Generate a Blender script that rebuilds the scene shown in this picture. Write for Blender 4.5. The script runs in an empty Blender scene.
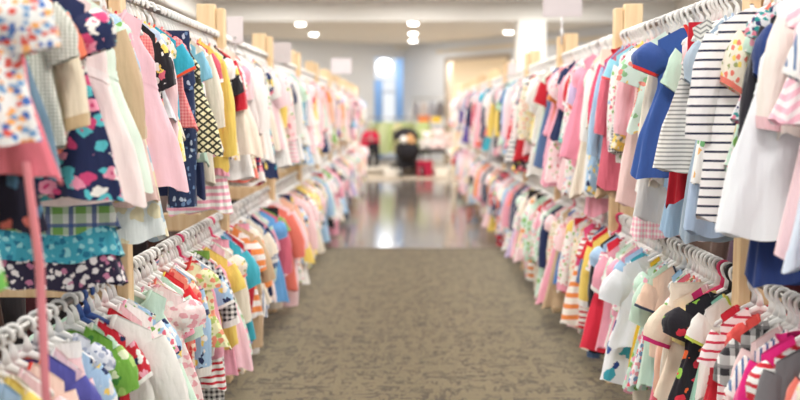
import bpy, math, random
import numpy as np
from mathutils import Vector

R = random.Random(11)
sc = bpy.context.scene
COL = sc.collection
PI = math.pi
F, VX = 900.0, 403.0
EYE = 1.40
XL, XR = 0.945, 1.11
HU, HL = 1.79, 0.87

# ------------------------------------------------------------------ materials
def lin(c):
    out = []
    for v in c:
        v = v / 255.0
        out.append(v / 12.92 if v <= 0.04045 else ((v + 0.055) / 1.055) ** 2.4)
    return (out[0], out[1], out[2], 1.0)

class NT:
    def __init__(self, name, rough=0.85, spec=0.25, sheen=0.25):
        self.m = bpy.data.materials.new(name)
        self.m.use_nodes = True
        self.t = self.m.node_tree
        self.b = self.t.nodes['Principled BSDF']
        self.b.inputs['Roughness'].default_value = rough
        self.b.inputs['Specular IOR Level'].default_value = spec
        if sheen:
            self.b.inputs['Sheen Weight'].default_value = sheen
            self.b.inputs['Sheen Roughness'].default_value = 0.5
    def n(self, typ, **kw):
        x = self.t.nodes.new(typ)
        for k, v in kw.items():
            setattr(x, k, v)
        return x
    def put(self, sock, v):
        if isinstance(v, (int, float)):
            sock.default_value = v
        elif isinstance(v, tuple):
            sock.default_value = v
        else:
            self.t.links.new(v, sock)
    def math(self, op, a, b=0.0, c=None):
        x = self.n('ShaderNodeMath', operation=op)
        self.put(x.inputs[0], a); self.put(x.inputs[1], b)
        if c is not None: self.put(x.inputs[2], c)
        return x.outputs[0]
    def coords(self):
        tc = self.n('ShaderNodeTexCoord')
        s = self.n('ShaderNodeSeparateXYZ')
        self.t.links.new(tc.outputs['Object'], s.inputs[0])
        self.vec = tc.outputs['Object']
        self.x, self.y, self.z = s.outputs
    def fr(self, v, period, off=0.0):
        return self.math('FRACT', self.math('ADD', self.math('DIVIDE', v, period), 50.0 + off))
    def mix(self, f, a, b):
        x = self.n('ShaderNodeMix', data_type='RGBA')
        self.put(x.inputs[0], f); self.put(x.inputs[6], a); self.put(x.inputs[7], b)
        return x.outputs[2]
    def cloth(self, colour, bump=0.12, scale=60.0, drape=0.45):
        self.put(self.b.inputs['Base Color'], colour)
        tx = self.n('ShaderNodeTexNoise'); tx.inputs['Scale'].default_value = scale
        tx.inputs['Detail'].default_value = 3.0
        self.t.links.new(self.vec, tx.inputs['Vector'])
        bp = self.n('ShaderNodeBump'); bp.inputs['Strength'].default_value = bump
        bp.inputs['Distance'].default_value = 0.01
        self.t.links.new(tx.outputs[0], bp.inputs['Height'])
        mp = self.n('ShaderNodeMapping'); mp.inputs['Scale'].default_value = (26, 26, 6); mp.inputs['Rotation'].default_value = (0, .35, 0)
        self.t.links.new(self.vec, mp.inputs[0])
        t2 = self.n('ShaderNodeTexNoise'); t2.inputs['Scale'].default_value = 1.0; t2.inputs['Detail'].default_value = 2.5
        self.t.links.new(mp.outputs[0], t2.inputs['Vector'])
        b2 = self.n('ShaderNodeBump'); b2.inputs['Strength'].default_value = drape; b2.inputs['Distance'].default_value = 0.03
        self.t.links.new(t2.outputs[0], b2.inputs['Height']); self.t.links.new(bp.outputs[0], b2.inputs['Normal'])
        self.t.links.new(b2.outputs[0], self.b.inputs['Normal'])
        return self.m

MC = {}
def M(kind, *cols, p=0.03, q=0.5):
    """fabric: kind of print, its colours (0-255), its period in metres, its duty."""
    key = (kind, cols, p, q)
    if key in MC: return MC[key]
    g = NT('fabric_' + kind); g.coords()
    C = [lin(c) for c in cols]
    x, z = g.x, g.z
    if kind == 'plain':
        tx = g.n('ShaderNodeTexNoise'); tx.inputs['Scale'].default_value = 14.0
        g.t.links.new(g.vec, tx.inputs['Vector'])
        dk = tuple(v * 0.93 for v in C[0][:3]) + (1.0,)
        col = g.mix(tx.outputs[0], dk, C[0])
    elif kind == 'stripe':
        col = g.mix(g.math('LESS_THAN', g.fr(z, p), q), C[0], C[1])
    elif kind == 'pinstripe':
        col = g.mix(g.math('LESS_THAN', g.fr(x, p), q), C[0], C[1])
    elif kind == 'slant':
        col = g.mix(g.math('LESS_THAN', g.fr(g.math('ADD', z, g.math('MULTIPLY', x, 0.8)), p), q), C[0], C[1])
    elif kind == 'gingham':
        a = g.math('LESS_THAN', g.fr(x, p), 0.5); b = g.math('LESS_THAN', g.fr(z, p), 0.5)
        col = g.mix(g.math('MULTIPLY', g.math('ADD', a, b), 0.5), C[0], C[1])
    elif kind == 'plaid':
        a = g.math('LESS_THAN', g.fr(x, p), 0.45); b = g.math('LESS_THAN', g.fr(z, p), 0.4)
        col = g.mix(g.math('MULTIPLY', g.math('ADD', a, b), 0.5), C[0], C[1])
        l1 = g.math('LESS_THAN', g.fr(x, p, 0.3), 0.2); l2 = g.math('LESS_THAN', g.fr(z, p, 0.65), 0.18)
        col = g.mix(g.math('MULTIPLY', l1, 0.8), col, C[2])
        col = g.mix(g.math('MULTIPLY', l2, 0.8), col, C[3 % len(C)])
    elif kind == 'dots':
        a = g.math('SUBTRACT', g.fr(x, p), 0.5); b = g.math('SUBTRACT', g.fr(z, p), 0.5)
        r = g.math('SQRT', g.math('ADD', g.math('MULTIPLY', a, a), g.math('MULTIPLY', b, b)))
        col = g.mix(g.math('LESS_THAN', r, q * 0.5), C[0], C[1])
    elif kind == 'chevron':
        zz = g.math('ADD', z, g.math('MULTIPLY', g.math('ABSOLUTE', g.math('SUBTRACT', g.fr(x, p * 2), 0.5)), p * 1.6))
        col = g.mix(g.math('LESS_THAN', g.fr(zz, p), q), C[0], C[1])
    elif kind == 'lattice':
        a = g.math('LESS_THAN', g.fr(g.math('ADD', x, z), p), q); b = g.math('LESS_THAN', g.fr(g.math('SUBTRACT', x, z), p), q)
        col = g.mix(g.math('MAXIMUM', a, b), C[0], C[1])
    else:  # floral / blooms / speckle : base, then petal colours
        v = g.n('ShaderNodeTexVoronoi'); v.inputs['Scale'].default_value = 1.0 / p
        v.inputs['Randomness'].default_value = 0.9
        nz = g.n('ShaderNodeTexNoise'); nz.inputs['Scale'].default_value = 1.6 / p
        g.t.links.new(g.vec, nz.inputs['Vector'])
        ml = g.n('ShaderNodeVectorMath', operation='MULTIPLY_ADD')
        g.t.links.new(nz.outputs['Color'], ml.inputs[0])
        ml.inputs[1].default_value = (p * 0.7,) * 3
        g.t.links.new(g.vec, ml.inputs[2])
        g.t.links.new(ml.outputs[0], v.inputs['Vector'])
        sp = g.n('ShaderNodeSeparateColor'); g.t.links.new(v.outputs['Color'], sp.inputs[0])
        rp = g.n('ShaderNodeValToRGB'); rp.color_ramp.interpolation = 'CONSTANT'
        e = rp.color_ramp.elements
        pet = C[1:]
        e[0].position = 0.0; e[0].color = pet[0]
        e[1].position = 1.0 / len(pet) if len(pet) > 1 else 1.0; e[1].color = pet[1 % len(pet)]
        for i in range(2, len(pet)):
            el = e.new(i / len(pet)); el.color = pet[i]
        g.t.links.new(sp.outputs[0], rp.inputs[0])
        col = g.mix(g.math('LESS_THAN', v.outputs['Distance'], q), C[0], rp.outputs[0])
        if kind == 'blooms':
            ring = g.math('LESS_THAN', v.outputs['Distance'], q * 0.38)
            col = g.mix(ring, col, pet[-1])
    m = g.cloth(col)
    MC[key] = m
    return m

def simple(name, c, rough=0.5, spec=0.5, metal=0.0, emit=0.0):
    key = (name, c)
    if key in MC: return MC[key]
    g = NT(name, rough, spec, 0.0); g.coords()
    tx = g.n('ShaderNodeTexNoise'); tx.inputs['Scale'].default_value = 9.0
    g.t.links.new(g.vec, tx.inputs['Vector'])
    L = lin(c)
    g.put(g.b.inputs['Base Color'], g.mix(tx.outputs[0], tuple(v * 0.95 for v in L[:3]) + (1.0,), L))
    g.b.inputs['Metallic'].default_value = metal
    if emit:
        g.b.inputs['Emission Color'].default_value = L
        g.b.inputs['Emission Strength'].default_value = emit
    MC[key] = g.m
    return g.m

def wood_mat():
    g = NT('pine_wood', 0.55, 0.3, 0.0); g.coords()
    mp = g.n('ShaderNodeMapping'); mp.inputs['Scale'].default_value = (18, 18, 1.4)
    g.t.links.new(g.vec, mp.inputs[0])
    w = g.n('ShaderNodeTexNoise'); w.inputs['Scale'].default_value = 2.2; w.inputs['Detail'].default_value = 5
    w.inputs['Distortion'].default_value = 0.6
    g.t.links.new(mp.outputs[0], w.inputs['Vector'])
    rp = g.n('ShaderNodeValToRGB')
    rp.color_ramp.elements[0].position = 0.3; rp.color_ramp.elements[0].color = lin((222, 188, 142))
    rp.color_ramp.elements[1].position = 0.72; rp.color_ramp.elements[1].color = lin((240, 214, 174))
    g.t.links.new(w.outputs[0], rp.inputs[0])
    v = g.n('ShaderNodeTexVoronoi'); v.inputs['Scale'].default_value = 4.0
    g.t.links.new(g.vec, v.inputs['Vector'])
    kn = g.math('LESS_THAN', v.outputs['Distance'], 0.035)
    g.put(g.b.inputs['Base Color'], g.mix(kn, rp.outputs[0], lin((168, 120, 76))))
    return g.m

def carpet_mat():
    g = NT('carpet_weave', 0.95, 0.1, 0.3); g.coords()
    def streak(sx, sy, seed):
        mp = g.n('ShaderNodeMapping'); mp.inputs['Scale'].default_value = (sx, sy, 1); mp.inputs['Location'].default_value = (seed, seed * 2, 0)
        g.t.links.new(g.vec, mp.inputs[0])
        t = g.n('ShaderNodeTexNoise'); t.inputs['Scale'].default_value = 1.0; t.inputs['Detail'].default_value = 2.0
        t.inputs['Roughness'].default_value = 0.5; t.inputs['Distortion'].default_value = 0.25
        g.t.links.new(mp.outputs[0], t.inputs['Vector'])
        return t.outputs[0]
    a = streak(5, 22, 1.3); b = streak(18, 6, 7.7); c = streak(3.0, 3.0, 4.4); f = streak(60, 90, 2.2)
    ln = lambda n, w: g.math('LESS_THAN', g.math('ABSOLUTE', g.math('SUBTRACT', n, 0.5)), w)
    la = g.math('MULTIPLY', ln(a, .030), g.math('GREATER_THAN', b, .46))
    lb = g.math('MULTIPLY', ln(b, .026), g.math('GREATER_THAN', a, .52))
    marks = g.math('MULTIPLY', g.math('MAXIMUM', la, lb), .85)
    base = g.mix(f, lin((104, 93, 68)), lin((146, 134, 103)))
    base = g.mix(g.math('MULTIPLY', c, .30), base, lin((108, 96, 70)))
    class rp: outputs = [g.mix(marks, base, lin((70, 61, 48)))]
    return g.cloth(rp.outputs[0], 0.25, 160.0, 0.0)

def tile_mat():
    g = NT('polished_tile', 0.11, 0.8, 0.0); g.coords()
    br = g.n('ShaderNodeTexBrick'); br.inputs['Scale'].default_value = 1.0
    br.inputs['Brick Width'].default_value = 0.9; br.inputs['Row Height'].default_value = 0.45
    br.inputs['Mortar Size'].default_value = 0.004
    br.inputs['Color1'].default_value = lin((112, 103, 96)); br.inputs['Color2'].default_value = lin((98, 90, 84))
    br.inputs['Mortar'].default_value = lin((70, 64, 60))
    g.t.links.new(g.vec, br.inputs['Vector'])
    tx = g.n('ShaderNodeTexNoise'); tx.inputs['Scale'].default_value = 3.0; tx.inputs['Detail'].default_value = 4
    g.t.links.new(g.vec, tx.inputs['Vector'])
    g.put(g.b.inputs['Base Color'], g.mix(g.math('MULTIPLY', tx.outputs[0], 0.35), br.outputs['Color'], lin((150, 140, 130))))
    return g.m

def glass_mat():
    g = NT('clear_glass', 0.02, 0.5, 0.0)
    g.b.inputs['Transmission Weight'].default_value = 1.0
    g.b.inputs['IOR'].default_value = 1.03
    return g.m

# ------------------------------------------------------------------ mesh helpers
MESH = {}
def mesh(name, V, Fc, slots=1, idx=None, smooth=True):
    me = bpy.data.meshes.new(name)
    me.from_pydata([tuple(map(float, v)) for v in V], [], Fc)
    for _ in range(slots): me.materials.append(None)
    if idx is not None: me.polygons.foreach_set('material_index', idx)
    if smooth: me.polygons.foreach_set('use_smooth', [True] * len(me.polygons))
    me.update()
    return me

def link(name, me, mats, parent=None, loc=None, rz=0.0):
    o = bpy.data.objects.new(name, me)
    COL.objects.link(o)
    if not isinstance(mats, (list, tuple)): mats = [mats]
    for i, m in enumerate(mats):
        if i < len(o.material_slots):
            o.material_slots[i].link = 'OBJECT'
            o.material_slots[i].material = m
    if parent is not None: o.parent = parent
    if loc is not None: o.location = loc
    if rz: o.rotation_euler = (0, 0, rz)
    return o

def empty(name, loc, rz=0.0):
    o = bpy.data.objects.new(name, None)
    COL.objects.link(o); o.location = loc; o.rotation_euler = (0, 0, rz)
    o.empty_display_size = 0.05
    return o

def tag(o, label, cat, group=None):
    o['label'] = label; o['category'] = cat
    if group: o['group'] = group
    return o

def grid_faces(nt, n, off=0, closed=True):
    fs = []
    for j in range(nt - 1):
        for i in range(n if closed else n - 1):
            k = (i + 1) % n
            fs.append((off + j * n + i, off + j * n + k, off + (j + 1) * n + k, off + (j + 1) * n + i))
    return fs

class MB:
    def __init__(self): self.V, self.F, self.I = [], [], []
    def add(self, V, Fc, mi=0):
        o = len(self.V)
        self.V += [tuple(v) for v in V]; self.F += [tuple(a + o for a in f) for f in Fc]; self.I += [mi] * len(Fc)
        return self
    def box(self, x0, x1, y0, y1, z0, z1, mi=0, b=0.0):
        if b <= 0:
            V = [(x, y, z) for x in (x0, x1) for y in (y0, y1) for z in (z0, z1)]
            return self.add(V, [(0, 1, 3, 2), (4, 6, 7, 5), (0, 4, 5, 1), (2, 3, 7, 6), (0, 2, 6, 4), (1, 5, 7, 3)], mi)
        # box with chamfered vertical edges and caps
        def ring(z, ins):
            p = [(x0 + ins, y0 + b), (x0 + b, y0 + ins), (x1 - b, y0 + ins), (x1 - ins, y0 + b), (x1 - ins, y1 - b), (x1 - b, y1 - ins), (x0 + b, y1 - ins), (x0 + ins, y1 - b)]
            return [(x, y, z) for x, y in p]
        V = ring(z0, b * 0.7) + ring(z0 + b, 0) + ring(z1 - b, 0) + ring(z1, b * 0.7)
        Fc = grid_faces(4, 8) + [tuple(range(7, -1, -1)), tuple(range(24, 32))]
        return self.add(V, Fc, mi)
    def cyl(self, p0, p1, r0, r1=None, n=14, mi=0, cap=True):
        r1 = r0 if r1 is None else r1
        p0, p1 = Vector(p0), Vector(p1)
        a = (p1 - p0).normalized()
        u = a.orthogonal().normalized(); v = a.cross(u)
        V = []
        for p, r in ((p0, r0), (p1, r1)):
            V += [tuple(p + u * (r * math.cos(2 * PI * i / n)) + v * (r * math.sin(2 * PI * i / n))) for i in range(n)]
        Fc = grid_faces(2, n)
        if cap: Fc += [tuple(range(n - 1, -1, -1)), tuple(range(n, 2 * n))]
        return self.add(V, Fc, mi)
    def tube(self, path, r, n=6, closed=False, mi=0, ry=None):
        P = [Vector(p) for p in path]; m = len(P); V = []
        for i, p in enumerate(P):
            if closed: t = P[(i + 1) % m] - P[i - 1]
            else: t = P[min(i + 1, m - 1)] - P[max(i - 1, 0)]
            t.normalize()
            u = Vector((0, 1, 0)); u = (u - t * u.dot(t))
            u = u.normalized() if u.length > 1e-4 else t.orthogonal().normalized()
            w = t.cross(u)
            rr = r[i] if isinstance(r, (list, tuple)) else r
            r2 = rr if ry is None else (ry[i] if isinstance(ry, (list, tuple)) else ry)
            V += [tuple(p + u * (r2 * math.cos(2 * PI * k / n)) + w * (rr * math.sin(2 * PI * k / n))) for k in range(n)]
        Fc = grid_faces(m, n)
        if closed: Fc += [((m - 1) * n + k, (m - 1) * n + (k + 1) % n, (k + 1) % n, k) for k in range(n)]
        else: Fc += [tuple(range(n - 1, -1, -1)), tuple((m - 1) * n + k for k in range(n))]
        return self.add(V, Fc, mi)
    def build(self, name, slots=1, smooth=False):
        return mesh(name, self.V, self.F, slots, self.I, smooth)

# ------------------------------------------------------------------ garment geometry
Z0 = -0.074          # shoulder apex below the rail
class Body:
    def __init__(s, L, prof, dp, seed, A=0.012, k=(7, 11), nw=0.045, dipf=0.05, dipb=0.015, slope=0.68, sway=0.0):
        s.L, s.prof, s.dp, s.A, s.k = L, prof, dp, A, k
        s.nw, s.dipf, s.dipb, s.slope, s.sway = nw, dipf, dipb, slope, sway
        r = random.Random(seed); s.ph = [r.uniform(0, 6.28) for _ in range(8)]
    def pts(s, t, n, off=0.0, flare=0.0, ruf=0.0, rk=24):
        t = np.asarray(t, float)[:, None]; th = (np.arange(n) * 2 * PI / n)[None, :]
        c, sn = np.cos(th), np.sin(th)
        cx = np.sign(c) * np.abs(c) ** 0.85; sy = np.sign(sn) * np.abs(sn) ** 0.8
        w = np.interp(t, [p[0] for p in s.prof], [p[1] for p in s.prof]) + off + flare
        d = np.interp(t, [p[0] for p in s.dp], [p[1] for p in s.dp]) + off + flare * 0.35
        env = np.clip((t - 0.10) / 0.9, 0, 1) ** 1.1
        f = s.A * env * (0.6 * np.sin(s.k[0] * th + s.ph[0] + 1.6 * np.sin(2.2 * t + s.ph[1])) + 0.4 * np.sin(s.k[1] * th + s.ph[2] - 2.0 * t))
        f = f + s.A * 0.25 * np.clip(t / 0.15, 0, 1) * np.sin(5 * th + 9 * t + s.ph[3])
        if isinstance(ruf, np.ndarray) or ruf: f = f + ruf * np.sin(rk * th + s.ph[4] + 1.3 * np.sin(3 * th))
        X = (w + f * 0.55) * cx + s.sway * env ** 1.5
        Y = (d + f) * sy + 0.006 * env * np.sin(2.3 * cx + s.ph[5])
        xr = cx * s.prof[0][1]
        zt = Z0 - s.slope * np.maximum(np.abs(xr) - s.nw, 0)
        dip = np.sqrt(np.clip(1 - (xr / s.nw) ** 2, 0, 1))
        zt = zt - dip * np.where(sn < 0, s.dipf, s.dipb)
        zb = Z0 - s.L + 0.009 * np.sin(3 * th + s.ph[6]) + 0.004 * np.sin(7 * th + s.ph[7])
        Z = zt * (1 - t) + zb * t + 0 * th
        return np.stack([X + 0 * t, Y, Z], -1).reshape(-1, 3)
    def strip(s, t0, t1, nt, n, **kw):
        return s.pts(np.linspace(t0, t1, nt), n, **kw), grid_faces(nt, n)
    def neck(s, n=9):
        P = []
        for i in range(n):
            x = -s.nw + 2 * s.nw * i / (n - 1); P.append((x, -0.010, Z0 - s.dipf * math.sqrt(max(0, 1 - (x / s.nw) ** 2)) + 0.002))
        for i in range(1, n - 1):
            x = s.nw - 2 * s.nw * i / (n - 1); P.append((x, 0.010, Z0 - s.dipb * math.sqrt(max(0, 1 - (x / s.nw) ** 2)) + 0.002))
        return P
    def sh(s):
        x = s.prof[0][1]; return x, Z0 - s.slope * max(x - s.nw, 0)

def sleeve_mesh(side, p0, ang, L, r0, r1, ry, nt, n, puff=0.0, seed=0, bend=0.15, crinkle=0.004, t0=0.0, t1=1.0, grow=0.0):
    r = random.Random(seed + (5 if side > 0 else 0)); ph = r.uniform(0, 6)
    V = []
    for j in range(nt):
        t = t0 + (t1 - t0) * j / (nt - 1)
        a = ang + bend * t
        # integrate path cheaply: straight with a small droop
        px = p0[0] + L * t * math.cos(a); pz = p0[1] - L * t * math.sin(a)
        nx, nz = math.sin(a), math.cos(a)
        rr = r0 + (r1 - r0) * t + puff * math.sin(PI * min(1, t * 1.05)) + grow
        yy = ry * (0.45 + 0.55 * min(1, t * 3)) + puff * 0.55 * math.sin(PI * min(1, t * 1.05)) + grow
        for i in range(n):
            th = 2 * PI * i / n
            cr = crinkle * math.sin(6 * th + ph + 8 * t) * min(1, t * 3)
            if puff: cr += puff * 0.10 * math.sin(11 * th + ph)
            V.append((side * (px + nx * (rr + cr) * math.cos(th)), (yy + cr) * math.sin(th), pz + nz * (rr + cr) * math.cos(th)))
    return V, grid_faces(nt, n)

def P_(*a): return list(a)
D_ = [(0, 0.010), (0.12, 0.017), (0.5, 0.021), (1, 0.027)]
DF = [(0, 0.010), (0.12, 0.018), (0.45, 0.023), (1, 0.040)]
DT = [(0, 0.010), (0.15, 0.018), (1, 0.022)]

# each recipe: list of (part name, sub-part of, role, (V, F))
def rec(kind, v, lo):
    N, T = (22, 8) if lo else (60, 22)
    n = lambda k: max(4, int(T * k))
    S = v * 101 + sum(map(ord, kind))
    sn, st = (8, 4) if lo else (18, 10)
    out = []
    def band(b, role='trim', r=0.0048):
        if lo: return
        m = MB(); m.tube(b.neck(), r, 6, True); out.append(('neckband', None, role, (m.V, m.F)))
    def sleeves(b, ang, L, r0, r1, ry, puff=0.0, cuff=True, bend=0.15, role='sleeve'):
        x, z = b.sh()
        for sd in (1, -1):
            p0 = (x - 0.012, z - r0 * 0.75)
            a = ang + (0.06 if sd > 0 else -0.05) * ((S % 3) - 1)
            out.append(('sleeve', None, role, sleeve_mesh(sd, p0, a, L, r0, r1, ry, st, sn, puff, S, bend)))
            if cuff and not lo:
                out.append(('cuff', 'sleeve', 'trim', sleeve_mesh(sd, p0, a, L, r0, r1, ry, 3, sn, puff, S, bend, t0=0.90, t1=1.01, grow=0.0022)))
    if kind == 'sundress':
        b = Body(0.50 + 0.03 * v, P_((0, .085), (.1, .075), (.24, .112), (.36, .112), (.7, .16), (1, .185 + .012 * v)), DF, S, 0.014, (7 + v, 12))
        out.append(('bodice', None, 'main', b.strip(0, .37, n(.45), N)))
        out.append(('skirt', None, 'skirt', b.strip(.36, 1, n(.75), N)))
        if not lo:
            out.append(('waistband', None, 'trim', b.strip(.34, .39, 3, N, off=.0025)))
            if v == 1: out.append(('hem_band', 'skirt', 'trim', b.strip(.92, 1, 3, N, off=.0022)))
        band(b)
    elif kind == 'puff_dress':
        b = Body(0.53 + 0.02 * v, P_((0, .115), (.18, .112), (.34, .112), (.7, .158), (1, .18 + .015 * v)), DF, S, 0.014, (8, 13))
        out.append(('bodice', None, 'main', b.strip(0, .36, n(.45), N)))
        out.append(('skirt', None, 'skirt', b.strip(.35, 1, n(.75), N)))
        sleeves(b, 0.98, 0.095, .038, .036, .022, .020)
        band(b)
        if not lo and v == 1: out.append(('waistband', None, 'trim', b.strip(.33, .38, 3, N, off=.0025)))
    elif kind == 'sleeved_dress':
        b = Body(0.56, P_((0, .118), (.2, .118), (.5, .135), (1, .158)), D_, S, 0.010, (6, 9))
        out.append(('body', None, 'main', b.strip(0, 1, T, N)))
        sleeves(b, 1.18, 0.27, .042, .030, .020, 0, True, .22)
        band(b)
    elif kind == 'long_tiered_dress':
        b = Body(0.78, P_((0, .082), (.08, .074), (.2, .112), (.5, .125), (1, .155)), DF, S, 0.010, (7, 12))
        out.append(('bodice', None, 'main', b.strip(0, .74, T, N)))
        for q, role in enumerate(('skirt', 'trim', 'sleeve')):
            a0, a1 = .70 + q * .10, .70 + (q + 1) * .102
            tt = np.linspace(a0, a1, n(.3)); k = (tt - a0) / (a1 - a0)
            V = b.pts(tt, N, off=0.001, flare=(0.014 * k)[:, None], ruf=(0.005 * k)[:, None], rk=17)
            out.append(('tier', None, role, (V, grid_faces(len(tt), N))))
        band(b)
    elif kind == 'tiered_dress':
        b = Body(0.58, P_((0, .078), (.08, .070), (.2, .115), (.3, .118), (1, .165)), DF, S, 0.010, (7, 12))
        out.append(('bodice', None, 'main', b.strip(0, .34, n(.4), N)))
        for q, role in enumerate(('skirt', 'trim', 'main')):
            a0, a1 = .32 + q * .225, .32 + (q + 1) * .228
            tt = np.linspace(a0, a1, n(.3)); k = (tt - a0) / (a1 - a0)
            V = b.pts(tt, N, off=0.001, flare=(0.018 * k)[:, None], ruf=(0.006 * k)[:, None], rk=N // 4 if lo else 17)
            out.append(('tier', None, role, (V, grid_faces(len(tt), N))))
        band(b)
    elif kind == 't_shirt':
        b = Body(0.37 + .03 * v, P_((0, .125), (.2, .122), (1, .132 + .012 * v)), DT, S, 0.008, (5, 8), dipf=.04)
        out.append(('body', None, 'main', b.strip(0, 1, T, N)))
        sleeves(b, 1.02, 0.10, .046, .048, .018, 0)
        band(b)
        if not lo and v == 1: out.append(('hem_band', 'body', 'trim', b.strip(.95, 1.005, 3, N, off=.0018)))
    elif kind == 'long_tee':
        b = Body(0.38 + .02 * v, P_((0, .12), (.2, .12), (1, .135)), DT, S, 0.009, (5, 9), dipf=.04)
        out.append(('body', None, 'main', b.strip(0, 1, T, N)))
        sleeves(b, 1.2, 0.28, .042, .030, .020, 0, True, .25)
        band(b)
    elif kind == 'cardigan':
        b = Body(0.36 + .03 * v, P_((0, .125), (.2, .125), (1, .142)), [(0, .012), (.15, .022), (1, .027)], S, 0.011, (5, 8), dipf=.07)
        out.append(('body', None, 'main', b.strip(0, 1, T, N)))
        sleeves(b, 1.18, 0.27, .045, .034, .024, 0, True, .22)
        band(b, 'trim', .007)
        if not lo:
            m = MB(); yb = -0.032
            m.box(-.012, .012, yb - .004, yb, Z0 - b.L + .01, Z0 - .075, 0)
            out.append(('button_band', None, 'trim', (m.V, m.F)))
    elif kind == 'ruffle_top':
        b = Body(0.36, P_((0, .08), (.12, .074), (.32, .118), (.6, .122), (1, .15)), DT, S, 0.011, (7, 10))
        out.append(('bodice', None, 'main', b.strip(0, .62, n(.6), N)))
        tt = np.linspace(.58, 1, n(.4)); k = (tt - .58) / .42
        out.append(('ruffle', None, 'skirt', (b.pts(tt, N, off=.001, flare=(.022 * k)[:, None], ruf=(.007 * k)[:, None], rk=9 if lo else 15), grid_faces(len(tt), N))))
        x, z = b.sh()
        for sd in (1, -1):   # flutter sleeves
            out.append(('sleeve', None, 'sleeve', sleeve_mesh(sd, (x - .012, z - .022), 0.85, .075, .028, .055, .020, st, sn, 0.006, S, .5, .007)))
        band(b)
    elif kind == 'blouse':
        b = Body(0.39 + .02 * v, P_((0, .118), (.2, .118), (.6, .13), (1, .155)), D_, S, 0.012, (6, 10), dipf=.045)
        out.append(('body', None, 'main', b.strip(0, 1, T, N)))
        sleeves(b, 1.05, 0.13, .042, .040, .020, .010)
        if not lo:
            m = MB()
            for sd in (1, -1):
                q = []
                for i in range(7):
                    x = b.nw * i / 6; zf = Z0 - b.dipf * math.sqrt(max(0, 1 - (x / b.nw) ** 2))
                    q.append((sd * (x + .001), -.013, zf + .004)); q.append((sd * (x * 1.35 + .012), -.021, zf - .030 + .012 * i / 6))
                fs = [(2 * i, 2 * i + 2, 2 * i + 3, 2 * i + 1) for i in range(6)]
                q2 = [(a, y - .0025, c) for a, y, c in q]
                k = len(q); m.add(q + q2, fs + [tuple(a + k for a in f[::-1]) for f in fs] + [(2 * i + 1, 2 * i + 3, 2 * i + 3 + k, 2 * i + 1 + k) for i in range(6)])
            out.append(('collar', None, 'trim', (m.V, m.F)))
    elif kind in ('romper', 'sleepsuit'):
        lg = .11 if kind == 'romper' else .26
        b = Body(0.34 + .02 * v, P_((0, .112), (.2, .112), (.6, .122), (1, .138)), DT, S, 0.009, (5, 9), dipf=.035)
        out.append(('body', None, 'main', b.strip(0, 1, T, N)))
        for sd in (1, -1):
            out.append(('leg', None, 'skirt', sleeve_mesh(sd, (.066, Z0 - b.L + .03), 1.46, lg + .03, .066, .054 if kind == 'romper' else .045, .023, st, sn, 0, S, .05)))
            if not lo: out.append(('cuff', 'leg', 'trim', sleeve_mesh(sd, (.066, Z0 - b.L + .03), 1.46, lg + .03, .066, .054 if kind == 'romper' else .045, .023, 3, sn, 0, S, .05, t0=.92, t1=1.01, grow=.0022)))
        if kind == 'romper': sleeves(b, 1.0, 0.09, .040, .040, .018, .004)
        else: sleeves(b, 1.0, 0.22, .040, .030, .019, 0, True, .2)
        band(b)
    elif kind == 'skirt':
        b = Body(0.30 + .03 * v, P_((0, .105), (.12, .105), (.6, .14), (1, .165)), [(0, .015), (.12, .017), (1, .038)], S, 0.014, (8, 13), nw=.002, dipf=0, dipb=0, slope=0)
        out.append(('waistband', None, 'trim', b.strip(0, .12, 4, N, off=.0015)))
        out.append(('panel', None, 'skirt', b.strip(.10, 1, n(.9), N)))
        if v == 1 and not lo:
            tt = np.linspace(.8, 1.08, 5); k = (tt - .8) / .28
            out.append(('ruffle', None, 'main', (b.pts(np.minimum(tt, 1.08), N, off=.003, flare=(.015 * k)[:, None], ruf=(.006 * k)[:, None], rk=17), grid_faces(5, N))))
    elif kind == 'trousers':
        b = Body(0.14, P_((0, .105), (.3, .108), (1, .125)), [(0, .014), (1, .023)], S, 0.006, (5, 8), nw=.002, dipf=0, dipb=0, slope=0)
        out.append(('waistband', None, 'trim', b.strip(0, .22, 4, N, off=.0018)))
        out.append(('seat_panel', None, 'main', b.strip(.2, 1, n(.5), N)))
        for sd in (1, -1):
            out.append(('leg', None, 'main', sleeve_mesh(sd, (.060, Z0 - .12), 1.50, .33 + .03 * v, .060, .048 + .012 * v, .024, st, sn, 0, S, .04, .005)))
    elif kind == 'jacket':
        b = Body(0.40, P_((0, .13), (.2, .132), (1, .148)), [(0, .014), (.15, .026), (1, .030)], S, 0.010, (5, 8), dipf=.05)
        out.append(('body', None, 'main', b.strip(0, 1, T, N)))
        sleeves(b, 1.18, 0.29, .048, .036, .026, 0, True, .22)
        if not lo:
            V = []; nt_, n_ = 8, 14
            for j in range(nt_):
                t = j / (nt_ - 1)
                for i in range(n_):
                    th = PI * i / (n_ - 1)
                    rr = .055 * (1 + .55 * math.sin(PI * t))
                    V.append((rr * math.cos(th) * 1.1, .012 + .028 * math.sin(PI * t) * math.sin(th) , Z0 + .012 - .10 * t * math.sin(th) - .012 * (1 - math.sin(th))))
            out.append(('hood', None, 'trim', (V, grid_faces(nt_, n_, closed=False))))
            m = MB(); m.box(-.005, .005, -.041, -.036, Z0 - .38, Z0 - .055); out.append(('zip', None, 'sleeve', (m.V, m.F)))
    return out

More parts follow.
